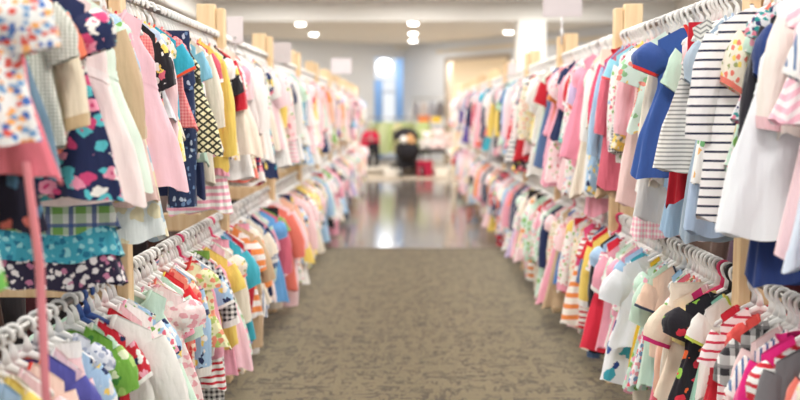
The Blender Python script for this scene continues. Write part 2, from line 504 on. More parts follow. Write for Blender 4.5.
ROLE = {'main': 0, 'skirt': 1, 'sleeve': 2, 'trim': 3}
def kit(kind, v, lo):
    key = (kind, v, lo)
    if key in MESH: return MESH[key]
    r = rec(kind, v, lo)
    if lo:
        mb = MB()
        for nm, par, role, (V, Fc) in r: mb.add(V, Fc, ROLE[role])
        res = mb.build(kind, 4, True)
    else:
        res = [(nm, par, role, mesh(nm, V, Fc)) for nm, par, role, (V, Fc) in r]
    MESH[key] = res
    return res

NAMES = dict(sundress='dress', puff_dress='dress', sleeved_dress='dress', tiered_dress='dress', long_tiered_dress='dress', t_shirt='t_shirt', long_tee='shirt', cardigan='cardigan',
             ruffle_top='top', blouse='blouse', romper='romper', sleepsuit='sleepsuit', skirt='skirt', trousers='trousers', jacket='jacket')
CATS = dict(dress='dress', t_shirt='t-shirt', shirt='shirt', cardigan='cardigan', top='top', blouse='blouse', romper='romper', sleepsuit='sleepsuit', skirt='skirt', trousers='trousers', jacket='jacket')
WORDS = dict(sundress='sleeveless dress', puff_dress='puff-sleeved dress', sleeved_dress='long-sleeved dress', tiered_dress='tiered dress', t_shirt='t-shirt', long_tee='long-sleeved shirt',
             cardigan='buttoned cardigan', ruffle_top='ruffled top', blouse='collared blouse', romper='short-legged romper', sleepsuit='long-legged sleepsuit', skirt='flared skirt', trousers='trousers', jacket='hooded jacket')

tag_m = MB(); tag_m.box(-.033, .033, -.001, .001, -.095, 0)
TAG_ME = tag_m.build('price_tag')
pin_m = MB(); pin_m.tube([(-.008, -.002, -.006), (0, -.004, 0.004), (.008, -.002, -.006)], .0012, 5)
PIN_ME = pin_m.build('pin')
PAPER = simple('paper_card', (236, 230, 220), 0.8, 0.2)
STEEL = simple('brushed_steel', (158, 155, 151), 0.34, 0.5, 0.9)
rb = MB(); rb.tube([(0.12, -0.03, Z0 - .33), (0.140, -.045, Z0 - .5), (0.142, -.046, Z0 - .7), (0.150, -.048, Z0 - .86)], [.007, .0085, .0075, .006], 8, ry=[.002] * 4)
SASH_ME = rb.build('sash', 1, True)

TILT = [0.0]
def garment(kind, v, mats, x, y, h, rz, sx, sz, lo, tagged=False, tag_side=1, sash=None):
    m = [mats[0], mats[1], mats[2], mats[3]]
    k = kit(kind, v, lo)
    nm = NAMES[kind]
    if lo:
        o = link(nm, k, m, None, (x, y, h - Z0 * (sz - 1)), rz); o.scale = (sx, 1.15, sz); o.rotation_euler[1] = TILT[0]
        return o
    o = empty(nm, (x, y, h - Z0 * (sz - 1)), rz); o.scale = (sx, 1.0, sz); o.rotation_euler[1] = TILT[0]
    last = {}
    for pn, par, role, me in k:
        p = link(pn, me, m[ROLE[role]], last.get(par, o) if par else o)
        if not par: last[pn] = p
    if tagged:
        t = link('price_tag', TAG_ME, PAPER, o, (tag_side * .066, -.050, Z0 - .10)); t.rotation_euler = (0.05, .12 * tag_side, 0)
        link('pin', PIN_ME, STEEL, t)
    if sash: link('sash', SASH_ME, sash, o)
    return o

# ------------------------------------------------------------------ hangers
def hanger_parts(lo):
    hk = MB(); arc = [(0.019 * math.cos(a), 0, 0.019 * math.sin(a)) for a in np.linspace(math.radians(-35), math.radians(200), 5 if lo else 14)]
    path = arc + [(-.013, 0, -.020), (-.003, 0, -.032), (0, 0, -.044), (0, 0, -.072)]
    hk.tube(path, [.0040] + [.0062] * (len(path) - 3) + [.0085, .014], 4 if lo else 8, ry=.0044)
    bd = MB()
    arm = [(-.128, 0, -.146), (-.121, 0, -.134), (-.08, 0, -.110), (-.03, 0, -.082), (0, 0, -.070), (.03, 0, -.082), (.08, 0, -.110), (.121, 0, -.134), (.128, 0, -.146)]
    bd.tube(arm, [.0045, .0065, .007, .0095, .012, .0095, .007, .0065, .0045], 4 if lo else 8, ry=.0044)
    if not lo: bd.tube([(-.126, 0, -.144), (-.06, 0, -.148), (.06, 0, -.148), (.126, 0, -.144)], .0032, 6, ry=.003)
    return hk, bd
hk, bd = hanger_parts(False)
HOOK_ME = hk.build('hook', 1, True); ARM_ME = bd.build('hanger', 1, True)
PLASTIC = {'white': simple('white_plastic', (240, 238, 234), 0.35, 0.5), 'grey': simple('grey_plastic', (206, 204, 202), 0.35, 0.5), 'pink': simple('pink_plastic', (226, 60, 110), 0.35, 0.5),
           'blue': simple('blue_plastic', (50, 84, 150), 0.35, 0.5), 'black': simple('black_plastic', (34, 32, 36), 0.35, 0.5)}
def hanger(c, x, y, h, rz, sx=1.0):
    o = link('hanger', ARM_ME, PLASTIC[c], None, (x, y, h), rz)
    o.scale = (sx, 1, 1)
    hk_ = link('hook', HOOK_ME, PLASTIC[c], o); hk_.scale = (1 / sx, 1, 1)
    return o

# ------------------------------------------------------------------ looks
W_, CR, PK, LP, RS, CO = (244, 242, 238), (240, 230, 212), (242, 170, 190), (248, 214, 218), (226, 112, 132), (238, 128, 112)
RD, NV, DN, LB, TQ, MT = (204, 40, 56), (40, 52, 92), (92, 120, 164), (168, 202, 232), (70, 178, 200), (204, 232, 214)
YL, OR, GR, GN, PU, BK, TN, HP = (244, 214, 110), (244, 150, 84), (176, 174, 174), (130, 186, 96), (92, 74, 156), (40, 38, 44), (206, 178, 144), (226, 50, 120)
LV, OL, PE = (206, 190, 226), (158, 166, 110), (250, 200, 176)
def look(words, main, skirt=None, trim=None, sleeve=None):
    return (words, (main, skirt or main, sleeve or main, trim or main))
P = lambda c: M('plain', c)
LOOKS = [
    (12, look('white', P(W_))), (10, look('cream', P(CR))), (10, look('pale pink', P(LP))), (6, look('pink', P(PK))), (2, look('rose', P(RS))), (2, look('coral', P(CO))),
    (2, look('red', P(RD))), (2.5, look('navy', P(NV))), (3, look('denim blue', P(DN))), (5, look('light blue', P(LB))), (1.2, look('turquoise', P(TQ))), (4, look('mint', P(MT))),
    (3, look('yellow', P(YL))), (1.5, look('orange', P(OR))), (3, look('grey', P(GR))), (1, look('green', P(GN))), (1.2, look('purple', P(PU))), (1.5, look('black', P(BK))),
    (2, look('tan', P(TN))), (1.5, look('hot pink', P(HP))), (2, look('lavender', P(LV))), (2, look('peach', P(PE))),
    (11, look('white floral', M('floral', W_, PK, RS, GN, LB, p=.020, q=.36), trim=P(PK))),
    (8, look('pink floral', M('floral', LP, RS, W_, GN, p=.022, q=.38), trim=P(W_))),
    (3, look('navy floral', M('blooms', NV, PK, W_, TQ, YL, p=.04, q=.46), trim=P(RS))),
    (8, look('cream floral', M('floral', CR, CO, YL, OL, p=.02, q=.36), trim=P(CO))),
    (4, look('blue floral', M('floral', LB, W_, NV, YL, p=.028, q=.42), trim=P(W_))),
    (4, look('mint floral', M('floral', MT, PK, W_, GN, p=.03, q=.42), trim=P(W_))),
    (2, look('yellow floral', M('floral', YL, W_, GR, OR, p=.03, q=.42), trim=P(W_))),
    (1.5, look('red floral', M('floral', RD, W_, PK, NV, p=.028, q=.42), trim=P(W_))),
    (1.5, look('black floral', M('blooms', BK, RS, W_, YL, p=.036, q=.44), trim=P(BK))),
    (3, look('navy-striped', M('stripe', W_, NV, p=.03, q=.3), trim=P(NV))),
    (3, look('pink-striped', M('stripe', W_, PK, p=.024, q=.45), trim=P(PK))),
    (2, look('red-striped', M('stripe', W_, RD, p=.024, q=.4), trim=P(RD))),
    (2, look('blue-striped', M('pinstripe', W_, DN, p=.016, q=.4), trim=P(W_))),
    (2, look('orange-striped', M('stripe', W_, OR, p=.05, q=.5), trim=P(OR))),
    (2, look('pink gingham', M('gingham', W_, PK, p=.016), trim=P(W_))),
    (1.5, look('red gingham', M('gingham', W_, RD, p=.014), trim=P(W_))),
    (1.5, look('blue gingham', M('gingham', W_, DN, p=.014), trim=P(W_))),
    (1.5, look('black gingham', M('gingham', W_, BK, p=.02), trim=P(W_))),
    (1.5, look('green plaid', M('plaid', W_, GN, NV, LB, p=.06), trim=P(NV))),
    (2, look('white dotted', M('dots', W_, RS, p=.024, q=.5), trim=P(RS))),
    (2, look('pink dotted', M('dots', PK, W_, p=.022, q=.5), trim=P(W_))),
    (1.5, look('navy dotted', M('dots', NV, W_, p=.02, q=.42), trim=P(W_))),
    (1.5, look('pink chevron', M('chevron', W_, PK, p=.03, q=.5), trim=P(PK))),
    (2, look('white-and-pink', P(W_), P(PK), P(PK))), (2, look('pink-and-white', P(PK), P(W_), P(W_))), (1.5, look('navy-and-white', P(NV), P(W_), P(W_))),
    (1.5, look('coral-and-cream', P(CO), P(CR), P(CR))), (1.5, look('white-and-blue', P(W_), P(LB), P(LB))), (1.2, look('red-and-navy', P(RD), P(NV), P(W_))),
    (1.5, look('grey-and-pink', P(GR), P(PK), P(PK))), (1.2, look('yellow-and-grey', P(YL), P(GR), P(W_))), (1.2, look('teal-and-coral', P(TQ), P(CO), P(CO))),
]
LW = [a for a, _ in LOOKS]
FAR_U = [('sundress', 20), ('puff_dress', 12), ('sleeved_dress', 7), ('tiered_dress', 5), ('t_shirt', 12), ('long_tee', 8), ('cardigan', 6), ('ruffle_top', 10), ('blouse', 10), ('romper', 5), ('jacket', 4), ('skirt', 1)]
FAR_L = [('sundress', 16), ('puff_dress', 9), ('sleeved_dress', 6), ('tiered_dress', 4), ('t_shirt', 14), ('long_tee', 9), ('cardigan', 7), ('ruffle_top', 7), ('blouse', 8), ('romper', 9), ('sleepsuit', 8), ('trousers', 4), ('skirt', 2)]

# ------------------------------------------------------------------ hand-placed garments
# (image x of the edge that faces the aisle, half width, kind, variant, look, sx, sz, label words, short name, options)
def H(x, kind, v, mats, sx, sz, words, hw=None, **o):
    return dict(x=x, kind=kind, v=v, mats=mats, sx=sx, sz=sz, words=words, hw=hw, **o)
L4 = lambda a, b=None, c=None, d=None: (a, b or a, c or a, d or a)
FL_MULTI = M('floral', (238, 236, 232), (70, 110, 180), (220, 90, 80), (240, 170, 100), (120, 160, 200), p=.014, q=.5)
FL_NAVY = M('blooms', (34, 44, 84), (236, 150, 176), (240, 236, 230), (90, 190, 200), (206, 70, 120), p=.034, q=.5)
FL_DARK = M('floral', (44, 38, 62), (232, 226, 226), (190, 120, 150), (236, 228, 226), p=.020, q=.44)
FL_DARK2 = M('floral', (46, 40, 60), (232, 226, 226), (236, 200, 80), (150, 170, 190), p=.022, q=.44)
MINTW, IVORY = (222, 238, 226), (246, 226, 222)
HERO = {
 'lu': [
  H(-14, 'tiered_dress', 0, L4(M('floral', (120, 190, 90), (240, 150, 80), (250, 220, 120), (236, 236, 230), p=.05, q=.5), P((236, 150, 110)), None, M('floral', (104, 176, 84), (244, 160, 90), (250, 230, 140), p=.05, q=.5)), 1.0, 1.12, 'green and orange print tiered dress', tag=True),
  H(40, 'ruffle_top', 0, L4(P((226, 112, 128)), P((232, 124, 138))), 1.02, 1.26, 'rose pink ruffled top with a long trailing sash', sash=P((232, 140, 148)), big=True),
  H(24, 'blouse', 0, L4(FL_MULTI), 1.12, .95, 'white blouse printed with small blue and orange flowers', tag=True, big=True),
  H(34, 'tiered_dress', 0, L4(M('blooms', (38, 36, 56), (120, 100, 160), (220, 120, 110), (80, 120, 150), p=.05, q=.42), P((140, 152, 172)), None, P((206, 190, 172))), .96, .98, 'dark print dress with grey, beige and rose tiers'),
  H(47, 'sundress', 0, L4(P((80, 178, 136)), P((100, 130, 150)), None, P((60, 160, 120))), .98, .92, 'green-topped sundress with slate skirt'),
  H(62, 'blouse', 1, L4(M('gingham', (232, 232, 224), (150, 156, 140), p=.009)), 1.06, .96, 'grey checked blouse', tag=True),
  H(70, 'cardigan', 0, L4(P((236, 222, 196)), None, None, P((206, 180, 140))), .96, 1.0, 'cream buttoned cardigan', tag=True),
  H(78, 't_shirt', 0, L4(P((240, 130, 100))), .92, 1.1, 'orange-coral t-shirt'),
  H(103, 'long_tiered_dress', 0, L4(P((238, 232, 224)), M('plaid', (226, 232, 226), (120, 170, 90), (40, 70, 140), (60, 90, 150), p=.055), FL_DARK, M('floral', (70, 168, 190), (150, 214, 220), (40, 120, 150), p=.018, q=.44)), 1.18, 1.0, 'white dress with plaid, teal and dark floral hem tiers'),
  H(99, 'puff_dress', 0, L4(FL_NAVY), 1.0, 1.0, 'navy dress printed with big pink paisley flowers', big=True),
  H(89, 'ruffle_top', 0, L4(M('floral', (206, 60, 70), (60, 170, 190), (240, 150, 60), (240, 236, 230), p=.03, q=.45), P(HP)), .95, .98, 'red and teal print ruffled top'),
  H(111, 'sundress', 1, L4(FL_DARK2, FL_DARK2, None, P((84, 186, 204))), .98, 1.05, 'dark floral sundress with teal waistband'),
  H(118, 'sundress', 0, L4(P((248, 228, 224)), P((248, 230, 226)), None, P((250, 236, 232))), 1.06, 1.12, 'ivory pink long sundress', big=True),
  H(127, 'sundress', 0, L4(P((224, 240, 226))), 1.04, 1.06, 'pale mint sundress', big=True),
  H(133, 'ruffle_top', 0, L4(P((176, 204, 238))), 1.05, .92, 'pale blue ruffled top', hang='blue'),
  H(146, 'sundress', 1, L4(M('floral', (232, 238, 236), (180, 206, 220), (236, 226, 190), p=.05, q=.45)), 1.12, 1.34, 'pale watercolour print extra long sundress'),
  H(141, 'sundress', 1, L4(P((216, 184, 176)), P((224, 196, 188))), 1.06, 1.12, 'dusty beige pink long sundress'),
  H(150, 'puff_dress', 0, L4(M('gingham', (236, 150, 144), (216, 100, 104), p=.010), P((168, 204, 234)), None, P((210, 60, 70))), .92, 1.02, 'blue-skirted dress with salmon puff sleeves', ),
  H(164, 'sundress', 0, L4(P((246, 200, 210)), P((248, 204, 214))), 1.08, 1.12, 'pink full-skirted long dress', big=True),
  H(172, 'ruffle_top', 0, L4(P((190, 206, 232)), P((238, 240, 246))), 1.0, .94, 'pale lilac blue ruffled top'),
  H(178, 'sundress', 0, L4(M('floral', (240, 234, 170), (240, 214, 90), (190, 220, 170), (240, 240, 230), p=.025, q=.44)), .98, .96, 'yellow flowered sundress'),
  H(186, 't_shirt', 0, L4(P((58, 176, 206)), None, None, P((236, 90, 60))), 1.0, .98, 'turquoise t-shirt'),
  H(192, 'ruffle_top', 0, L4(M('gingham', (244, 160, 156), (226, 106, 112), p=.012)), 1.05, 1.04, 'salmon gingham ruffled top'),
  H(198, 'trousers', 0, L4(M('floral', (44, 60, 96), (110, 140, 180), (190, 206, 224), p=.02, q=.32)), 1.22, 1.52, 'navy flowered trousers'),
  H(204, 't_shirt', 1, L4(P((142, 204, 230))), 1.04, 1.04, 'sky blue t-shirt'),
  H(212, 'sundress', 0, L4(M('lattice', (238, 232, 190), (56, 58, 46), p=.030, q=.34), None, None, P((56, 58, 46))), .96, .96, 'black and cream lattice sundress', big=True),
  H(218, 'blouse', 0, L4(P((214, 90, 110)), None, None, P((244, 236, 236))), 1.0, .95, 'raspberry blouse with white collar'),
  H(226, 'sundress', 0, L4(P((232, 140, 154)), P((236, 150, 164))), 1.0, 1.0, 'rose sundress'),
  H(234, 'puff_dress', 0, L4(P((244, 240, 240)), M('pinstripe', (240, 240, 244), (60, 76, 120), p=.018, q=.35)), .95, 1.0, 'white-topped dress with navy pinstripe skirt'),
  H(239, 'cardigan', 0, L4(P((206, 36, 54))), .96, .86, 'bright red cardigan'),
  H(250, 'sundress', 0, L4(P((246, 232, 214))), 1.05, 1.06, 'cream long sundress', big=True),
  H(262, 'puff_dress', 0, L4(P((250, 236, 224))), 1.0, 1.02, 'ivory puff-sleeved dress'),
  H(280, 'sundress', 0, L4(P((62, 92, 150))), .98, .98, 'royal blue sundress'),
 ],
 'ru': [
  H(804, 'sundress', 1, L4(P((214, 226, 242)), P((214, 226, 242))), 1.0, 1.32, 'pale blue extra long sundress'),
  H(783, 'ruffle_top', 0, L4(M('chevron', (250, 236, 236), (246, 190, 204), p=.035), None, M('chevron', (250, 236, 236), (246, 190, 204), p=.035), P((240, 110, 124))), 1.15, .95, 'pink and white ruffled top with coral edging'),
  H(754, 'sundress', 0, L4(P((238, 242, 246)), P((240, 243, 247))), 1.16, 1.28, 'white wide A-line dress', big=True),
  H(766, 'puff_dress', 0, L4(P((40, 62, 120)), P((36, 56, 112))), 1.02, 1.46, 'dark blue long dress'),
  H(772, 'long_tee', 0, L4(P((246, 238, 230)), P((40, 36, 44)), P((246, 238, 230)), P((240, 200, 206))), 1.06, 1.0, 'cream long-sleeved shirt'),
  H(753, 'jacket', 0, L4(P((40, 38, 46))), .92, 1.06, 'black hooded jacket', hang='black'),
  H(741, 'ruffle_top', 0, L4(M('floral', (226, 226, 230), (50, 150, 150), (60, 64, 110), (236, 140, 160), p=.016, q=.5)), 1.12, .95, 'teal, navy and pink flowered ruffled top'),
  H(747, 'tiered_dress', 0, L4(M('floral', (226, 226, 230), (50, 150, 150), (60, 64, 110), (236, 140, 160), p=.024, q=.5), M('floral', (226, 226, 230), (50, 150, 150), (60, 64, 110), (236, 140, 160), p=.024, q=.5), None, M('pinstripe', (244, 214, 222), (226, 120, 150), p=.014)), .96, 1.10, 'teal and navy floral tiered dress'),
  H(708, 'sleeved_dress', 0, L4(M('stripe', (246, 242, 242), (40, 44, 70), p=.024, q=.25)), 1.08, 1.14, 'white long-sleeved dress with thin navy stripes', big=True),
  H(714, 'ruffle_top', 0, L4(M('slant', (246, 240, 240), (206, 40, 60), p=.03)), .95, 1.0, 'red and white slant-striped top'),
  H(709, 'sundress', 0, L4(M('floral', (244, 244, 242), (240, 190, 120), (120, 190, 130), (236, 110, 130), p=.04, q=.3)), 1.0, 1.1, 'white sundress with scattered flowers'),
  H(703, 'sundress', 0, L4(P((178, 200, 228))), 1.04, 1.42, 'powder blue sundress'),
  H(670, 'sundress', 0, L4(M('chevron', (222, 220, 214), (150, 150, 148), p=.016, q=.4), M('stripe', (226, 224, 220), (156, 156, 152), p=.014, q=.4)), 1.04, 1.02, 'grey herringbone knit dress', big=True),
  H(675, 'skirt', 0, L4(P((196, 34, 52))), 1.12, 2.12, 'red pleated long skirt'),
  H(652, 'puff_dress', 0, L4(P((58, 92, 164)), P((60, 94, 166)), P((54, 84, 152)), P((228, 60, 56))), 1.14, 1.04, 'cobalt blue dress with red-edged puff sleeves', big=True),
  H(634, 'blouse', 0, L4(M('floral', (222, 240, 232), (240, 150, 140), (150, 200, 150), (240, 210, 120), p=.036, q=.34)), 1.04, 1.0, 'mint blouse printed with peach flowers', big=True),
  H(650, 'sundress', 0, L4(P((226, 226, 226))), 1.18, 1.46, 'pale grey extra long sundress'),
  H(689, 'puff_dress', 0, L4(P((170, 188, 204))), 1.0, 1.40, 'dusty blue extra long dress'),
  H(626, 'sundress', 0, L4(P((246, 214, 210))), 1.08, 1.42, 'powder pink extra long sundress'),
  H(640, 't_shirt', 0, L4(P((44, 58, 98))), .98, 1.22, 'navy plain t-shirt'),
  H(629, 'blouse', 0, L4(M('gingham', (244, 220, 214), (236, 104, 84), p=.014), None, P((236, 104, 84))), .98, .92, 'coral gingham blouse'),
  H(621, 'long_tee', 0, L4(P((248, 196, 206))), 1.0, 1.14, 'candy pink long-sleeved shirt'),
  H(616, 'sundress', 0, L4(M('floral', (240, 210, 100), (130, 150, 150), (248, 240, 220), p=.026, q=.44)), .98, .96, 'mustard yellow flowered sundress'),
  H(612, 'sundress', 0, L4(M('gingham', (238, 236, 234), (40, 40, 52), p=.014)), .96, 1.0, 'black gingham sundress'),
  H(608, 't_shirt', 0, L4(P((150, 212, 232)), None, None, P((240, 90, 90))), 1.0, .92, 'aqua t-shirt'),
  H(602, 'cardigan', 0, L4(P((84, 66, 150))), .96, .98, 'deep purple cardigan'),
  H(596, 'jacket', 0, L4(P((228, 74, 110)), None, None, P((224, 50, 60))), .95, 1.0, 'raspberry pink jacket'),
  H(570, 'sundress', 0, L4(P((240, 150, 174)), P((242, 154, 178))), 1.04, 1.12, 'bubblegum pink long dress', big=True),
  H(575, 'puff_dress', 0, L4(P((244, 166, 186)), P((244, 166, 186))), 1.0, 1.14, 'soft pink puff-sleeved long dress'),
  H(562, 'sundress', 0, L4(M('floral', (200, 234, 228), (250, 240, 236), (110, 190, 180), p=.026)), .98, 1.0, 'aqua flowered sundress'),
  H(556, 'sundress', 0, L4(P((170, 190, 90))), .96, .92, 'lime green sundress'),
  H(550, 'blouse', 0, L4(P((244, 140, 116))), .96, .92, 'peach coral blouse'),
  H(532, 'puff_dress', 0, L4(P((250, 238, 236)), P((246, 228, 150))), .98, .96, 'white-topped dress with lemon skirt'),
  H(523, 'sundress', 0, L4(P((206, 40, 66))), .98, .98, 'crimson sundress'),
 ],
 'll': [
  H(20, 'blouse', 0, L4(M('floral', (236, 238, 244), (90, 110, 170), (170, 180, 210), p=.016, q=.45)), 1.1, 1.0, 'white blouse with tiny blue flowers'),
  H(66, 'long_tee', 0, L4(P((250, 222, 206)), None, None, P((220, 70, 60))), 1.05, 1.0, 'peach long-sleeved shirt with red neckband'),
  H(78, 't_shirt', 0, L4(P((90, 90, 170)), None, None, P((236, 110, 60))), 1.0, .95, 'violet blue t-shirt'),
  H(106, 'ruffle_top', 0, L4(M('floral', (230, 232, 240), (110, 124, 160), (180, 186, 206), p=.02, q=.42)), 1.12, .98, 'grey blue flowered ruffled top'),
  H(116, 'blouse', 1, L4(M('floral', (120, 176, 70), (70, 140, 60), (170, 206, 110), (230, 240, 200), p=.035, q=.45)), 1.05, .98, 'leaf green print blouse'),
  H(146, 'cardigan', 0, L4(P((246, 244, 238))), 1.12, 1.0, 'fluffy white cardigan', big=True),
  H(140, 't_shirt', 0, L4(P((204, 36, 50))), .94, .92, 'cherry red t-shirt'),
  H(172, 'sundress', 0, L4(P((214, 240, 222)), P((216, 242, 224))), 1.14, 1.16, 'mint green wide-skirted dress', big=True),
  H(176, 'puff_dress', 0, L4(M('floral', (244, 214, 212), (130, 150, 90), (206, 90, 80), p=.02)), .98, .98, 'pink sprigged puff-sleeved dress'),
  H(186, 'puff_dress', 0, L4(M('floral', (250, 222, 222), (240, 170, 180), (252, 240, 238), p=.024)), 1.06, .96, 'blush flowered puff-sleeved dress', big=True),
  H(190, 't_shirt', 0, L4(P((224, 48, 56)), None, None, P((244, 214, 90))), .95, .9, 'scarlet t-shirt with yellow neckband'),
  H(196, 'romper', 0, L4(M('floral', (240, 150, 130), (250, 230, 210), (226, 80, 80), p=.022)), .98, 1.0, 'salmon flowered romper'),
  H(216, 'ruffle_top', 0, L4(M('floral', (236, 236, 190), (180, 200, 110), (240, 150, 120), p=.022), None, None, P((214, 60, 56))), 1.06, 1.0, 'lime and cream ruffled top', big=True),
  H(219, 'trousers', 0, L4(P((246, 150, 70)), None, None, P((120, 160, 70))), .95, 1.16, 'orange trousers'),
  H(238, 'sundress', 0, L4(P((246, 206, 216)), P((248, 206, 216))), 1.0, 1.18, 'shell pink long dress', big=True),
  H(244, 'sundress', 0, L4(P((110, 142, 186))), .98, 1.14, 'faded denim sundress'),
  H(240, 'blouse', 0, L4(P((172, 180, 206))), 1.0, .9, 'slate lilac blouse'),
  H(280, 'puff_dress', 0, L4(P((110, 170, 226)), P((112, 172, 228))), 1.0, 1.06, 'sky blue puff-sleeved dress', big=True),
  H(270, 'sundress', 0, L4(P((250, 232, 226))), 1.0, 1.08, 'porcelain pink sundress'),
  H(302, 'sundress', 0, L4(P((246, 224, 180))), 1.0, 1.02, 'buttermilk sundress'),
 ],
 'rl': [
  H(780, 'cardigan', 0, L4(P((120, 118, 122))), 1.1, 1.0, 'charcoal grey knitted cardigan'),
  H(764, 'jacket', 0, L4(P((226, 40, 130))), 1.05, 1.0, 'magenta hooded jacket'),
  H(750, 'long_tee', 0, L4(P((246, 216, 214))), 1.06, 1.0, 'blush long-sleeved shirt'),
  H(738, 'blouse', 0, L4(M('plaid', (240, 238, 236), (50, 48, 54), (30, 28, 34), (120, 118, 120), p=.06)), 1.05, 1.0, 'black and white plaid blouse'),
  H(728, 'ruffle_top', 0, L4(P((236, 90, 84)), M('stripe', (246, 232, 230), (226, 80, 84), p=.022)), 1.0, 1.0, 'coral lace top with striped ruffle'),
  H(718, 't_shirt', 0, L4(M('stripe', (248, 236, 236), (206, 60, 84), p=.026, q=.3)), 1.02, 1.05, 'white t-shirt with thin crimson stripes'),
  H(708, 'romper', 0, L4(P((248, 246, 240)), None, None, P((196, 214, 90))), 1.06, 1.0, 'white romper with lime trim', tag=True),
  H(701, 'sundress', 1, L4(P((156, 214, 196)), P((170, 222, 200)), None, P((240, 214, 120))), .98, 1.02, 'sea green sundress'),
  H(692, 'blouse', 0, L4(P((238, 222, 150))), 1.0, .96, 'straw yellow blouse', tag=True),
  H(682, 'puff_dress', 0, L4(M('blooms', (38, 36, 44), (240, 110, 60), (150, 200, 80), (230, 60, 80), p=.05, q=.36)), .96, .96, 'black dress with orange and lime flowers', hang='black', big=True),
  H(673, 'blouse', 0, L4(P((244, 226, 204)), None, None, P((214, 50, 120))), 1.08, 1.0, 'oatmeal blouse with magenta collar', hang='pink', big=True),
  H(664, 'trousers', 1, L4(P((240, 230, 214))), 1.06, 1.2, 'cream wide-legged trousers', big=True),
  H(650, 't_shirt', 0, L4(P((246, 214, 190)), None, None, P((60, 70, 90))), 1.05, .96, 'apricot t-shirt'),
  H(642, 'sundress', 1, L4(M('floral', (240, 240, 244), (220, 80, 100), (120, 150, 190), (236, 160, 170), p=.024)), .98, .98, 'white sundress sprigged in red and blue'),
  H(635, 'sundress', 0, L4(P((244, 200, 60))), .9, 1.0, 'sunflower yellow sundress'),
  H(624, 'blouse', 0, L4(P((240, 243, 248))), 1.08, 1.02, 'crisp white blouse', big=True),
  H(618, 'sundress', 0, L4(P((74, 176, 196)), M('blooms', (240, 242, 246), (46, 70, 140), (60, 90, 160), (70, 170, 190), p=.06, q=.45)), 1.02, 1.14, 'white skirted dress with big navy flowers', big=True),
  H(604, 'cardigan', 0, L4(M('stripe', (248, 240, 240), (226, 120, 150), p=.02, q=.3)), .98, .96, 'rose-striped cardigan'),
  H(595, 'sundress', 0, L4(P((226, 50, 72)), P((228, 52, 76))), 1.02, 1.10, 'strawberry red long dress', big=True),
  H(588, 't_shirt', 0, L4(P((214, 30, 54))), .98, .95, 'ruby red t-shirt'),
  H(572, 'sundress', 0, L4(P((236, 90, 140)), M('stripe', (250, 244, 236), (246, 150, 84), p=.055, q=.42)), 1.0, 1.12, 'pink-topped dress with orange-striped skirt', big=True),
  H(558, 'sundress', 0, L4(P((80, 130, 196))), .96, .95, 'cornflower blue sundress'),
  H(538, 'blouse', 0, L4(P((206, 40, 60))), .94, .9, 'brick red blouse'),
  H(526, 'sundress', 0, L4(P((90, 90, 120))), .96, 1.05, 'slate purple sundress'),
 ],
}
RAILS = {'lu': (-1, -XL, HU, 'upper left rail'), 'ru': (1, XR, HU, 'upper right rail'), 'll': (-1, -XL, HL, 'lower left rail'), 'rl': (1, XR, HL, 'lower right rail')}
POSTL = [2.93 + 1.68 * k for k in range(10)]
POSTR = [2.84] + POSTL[1:]
POSTS = POSTL
ORD = 'zeroth first second third fourth fifth sixth seventh eighth ninth tenth eleventh twelfth thirteenth fourteenth fifteenth sixteenth seventeenth eighteenth nineteenth twentieth'.split()
def ordinal(i):
    if i < 21: return ORD[i]
    return ('twenty-' if i < 30 else 'thirty-') + ORD[i % 10] if i % 10 else 'thirtieth'

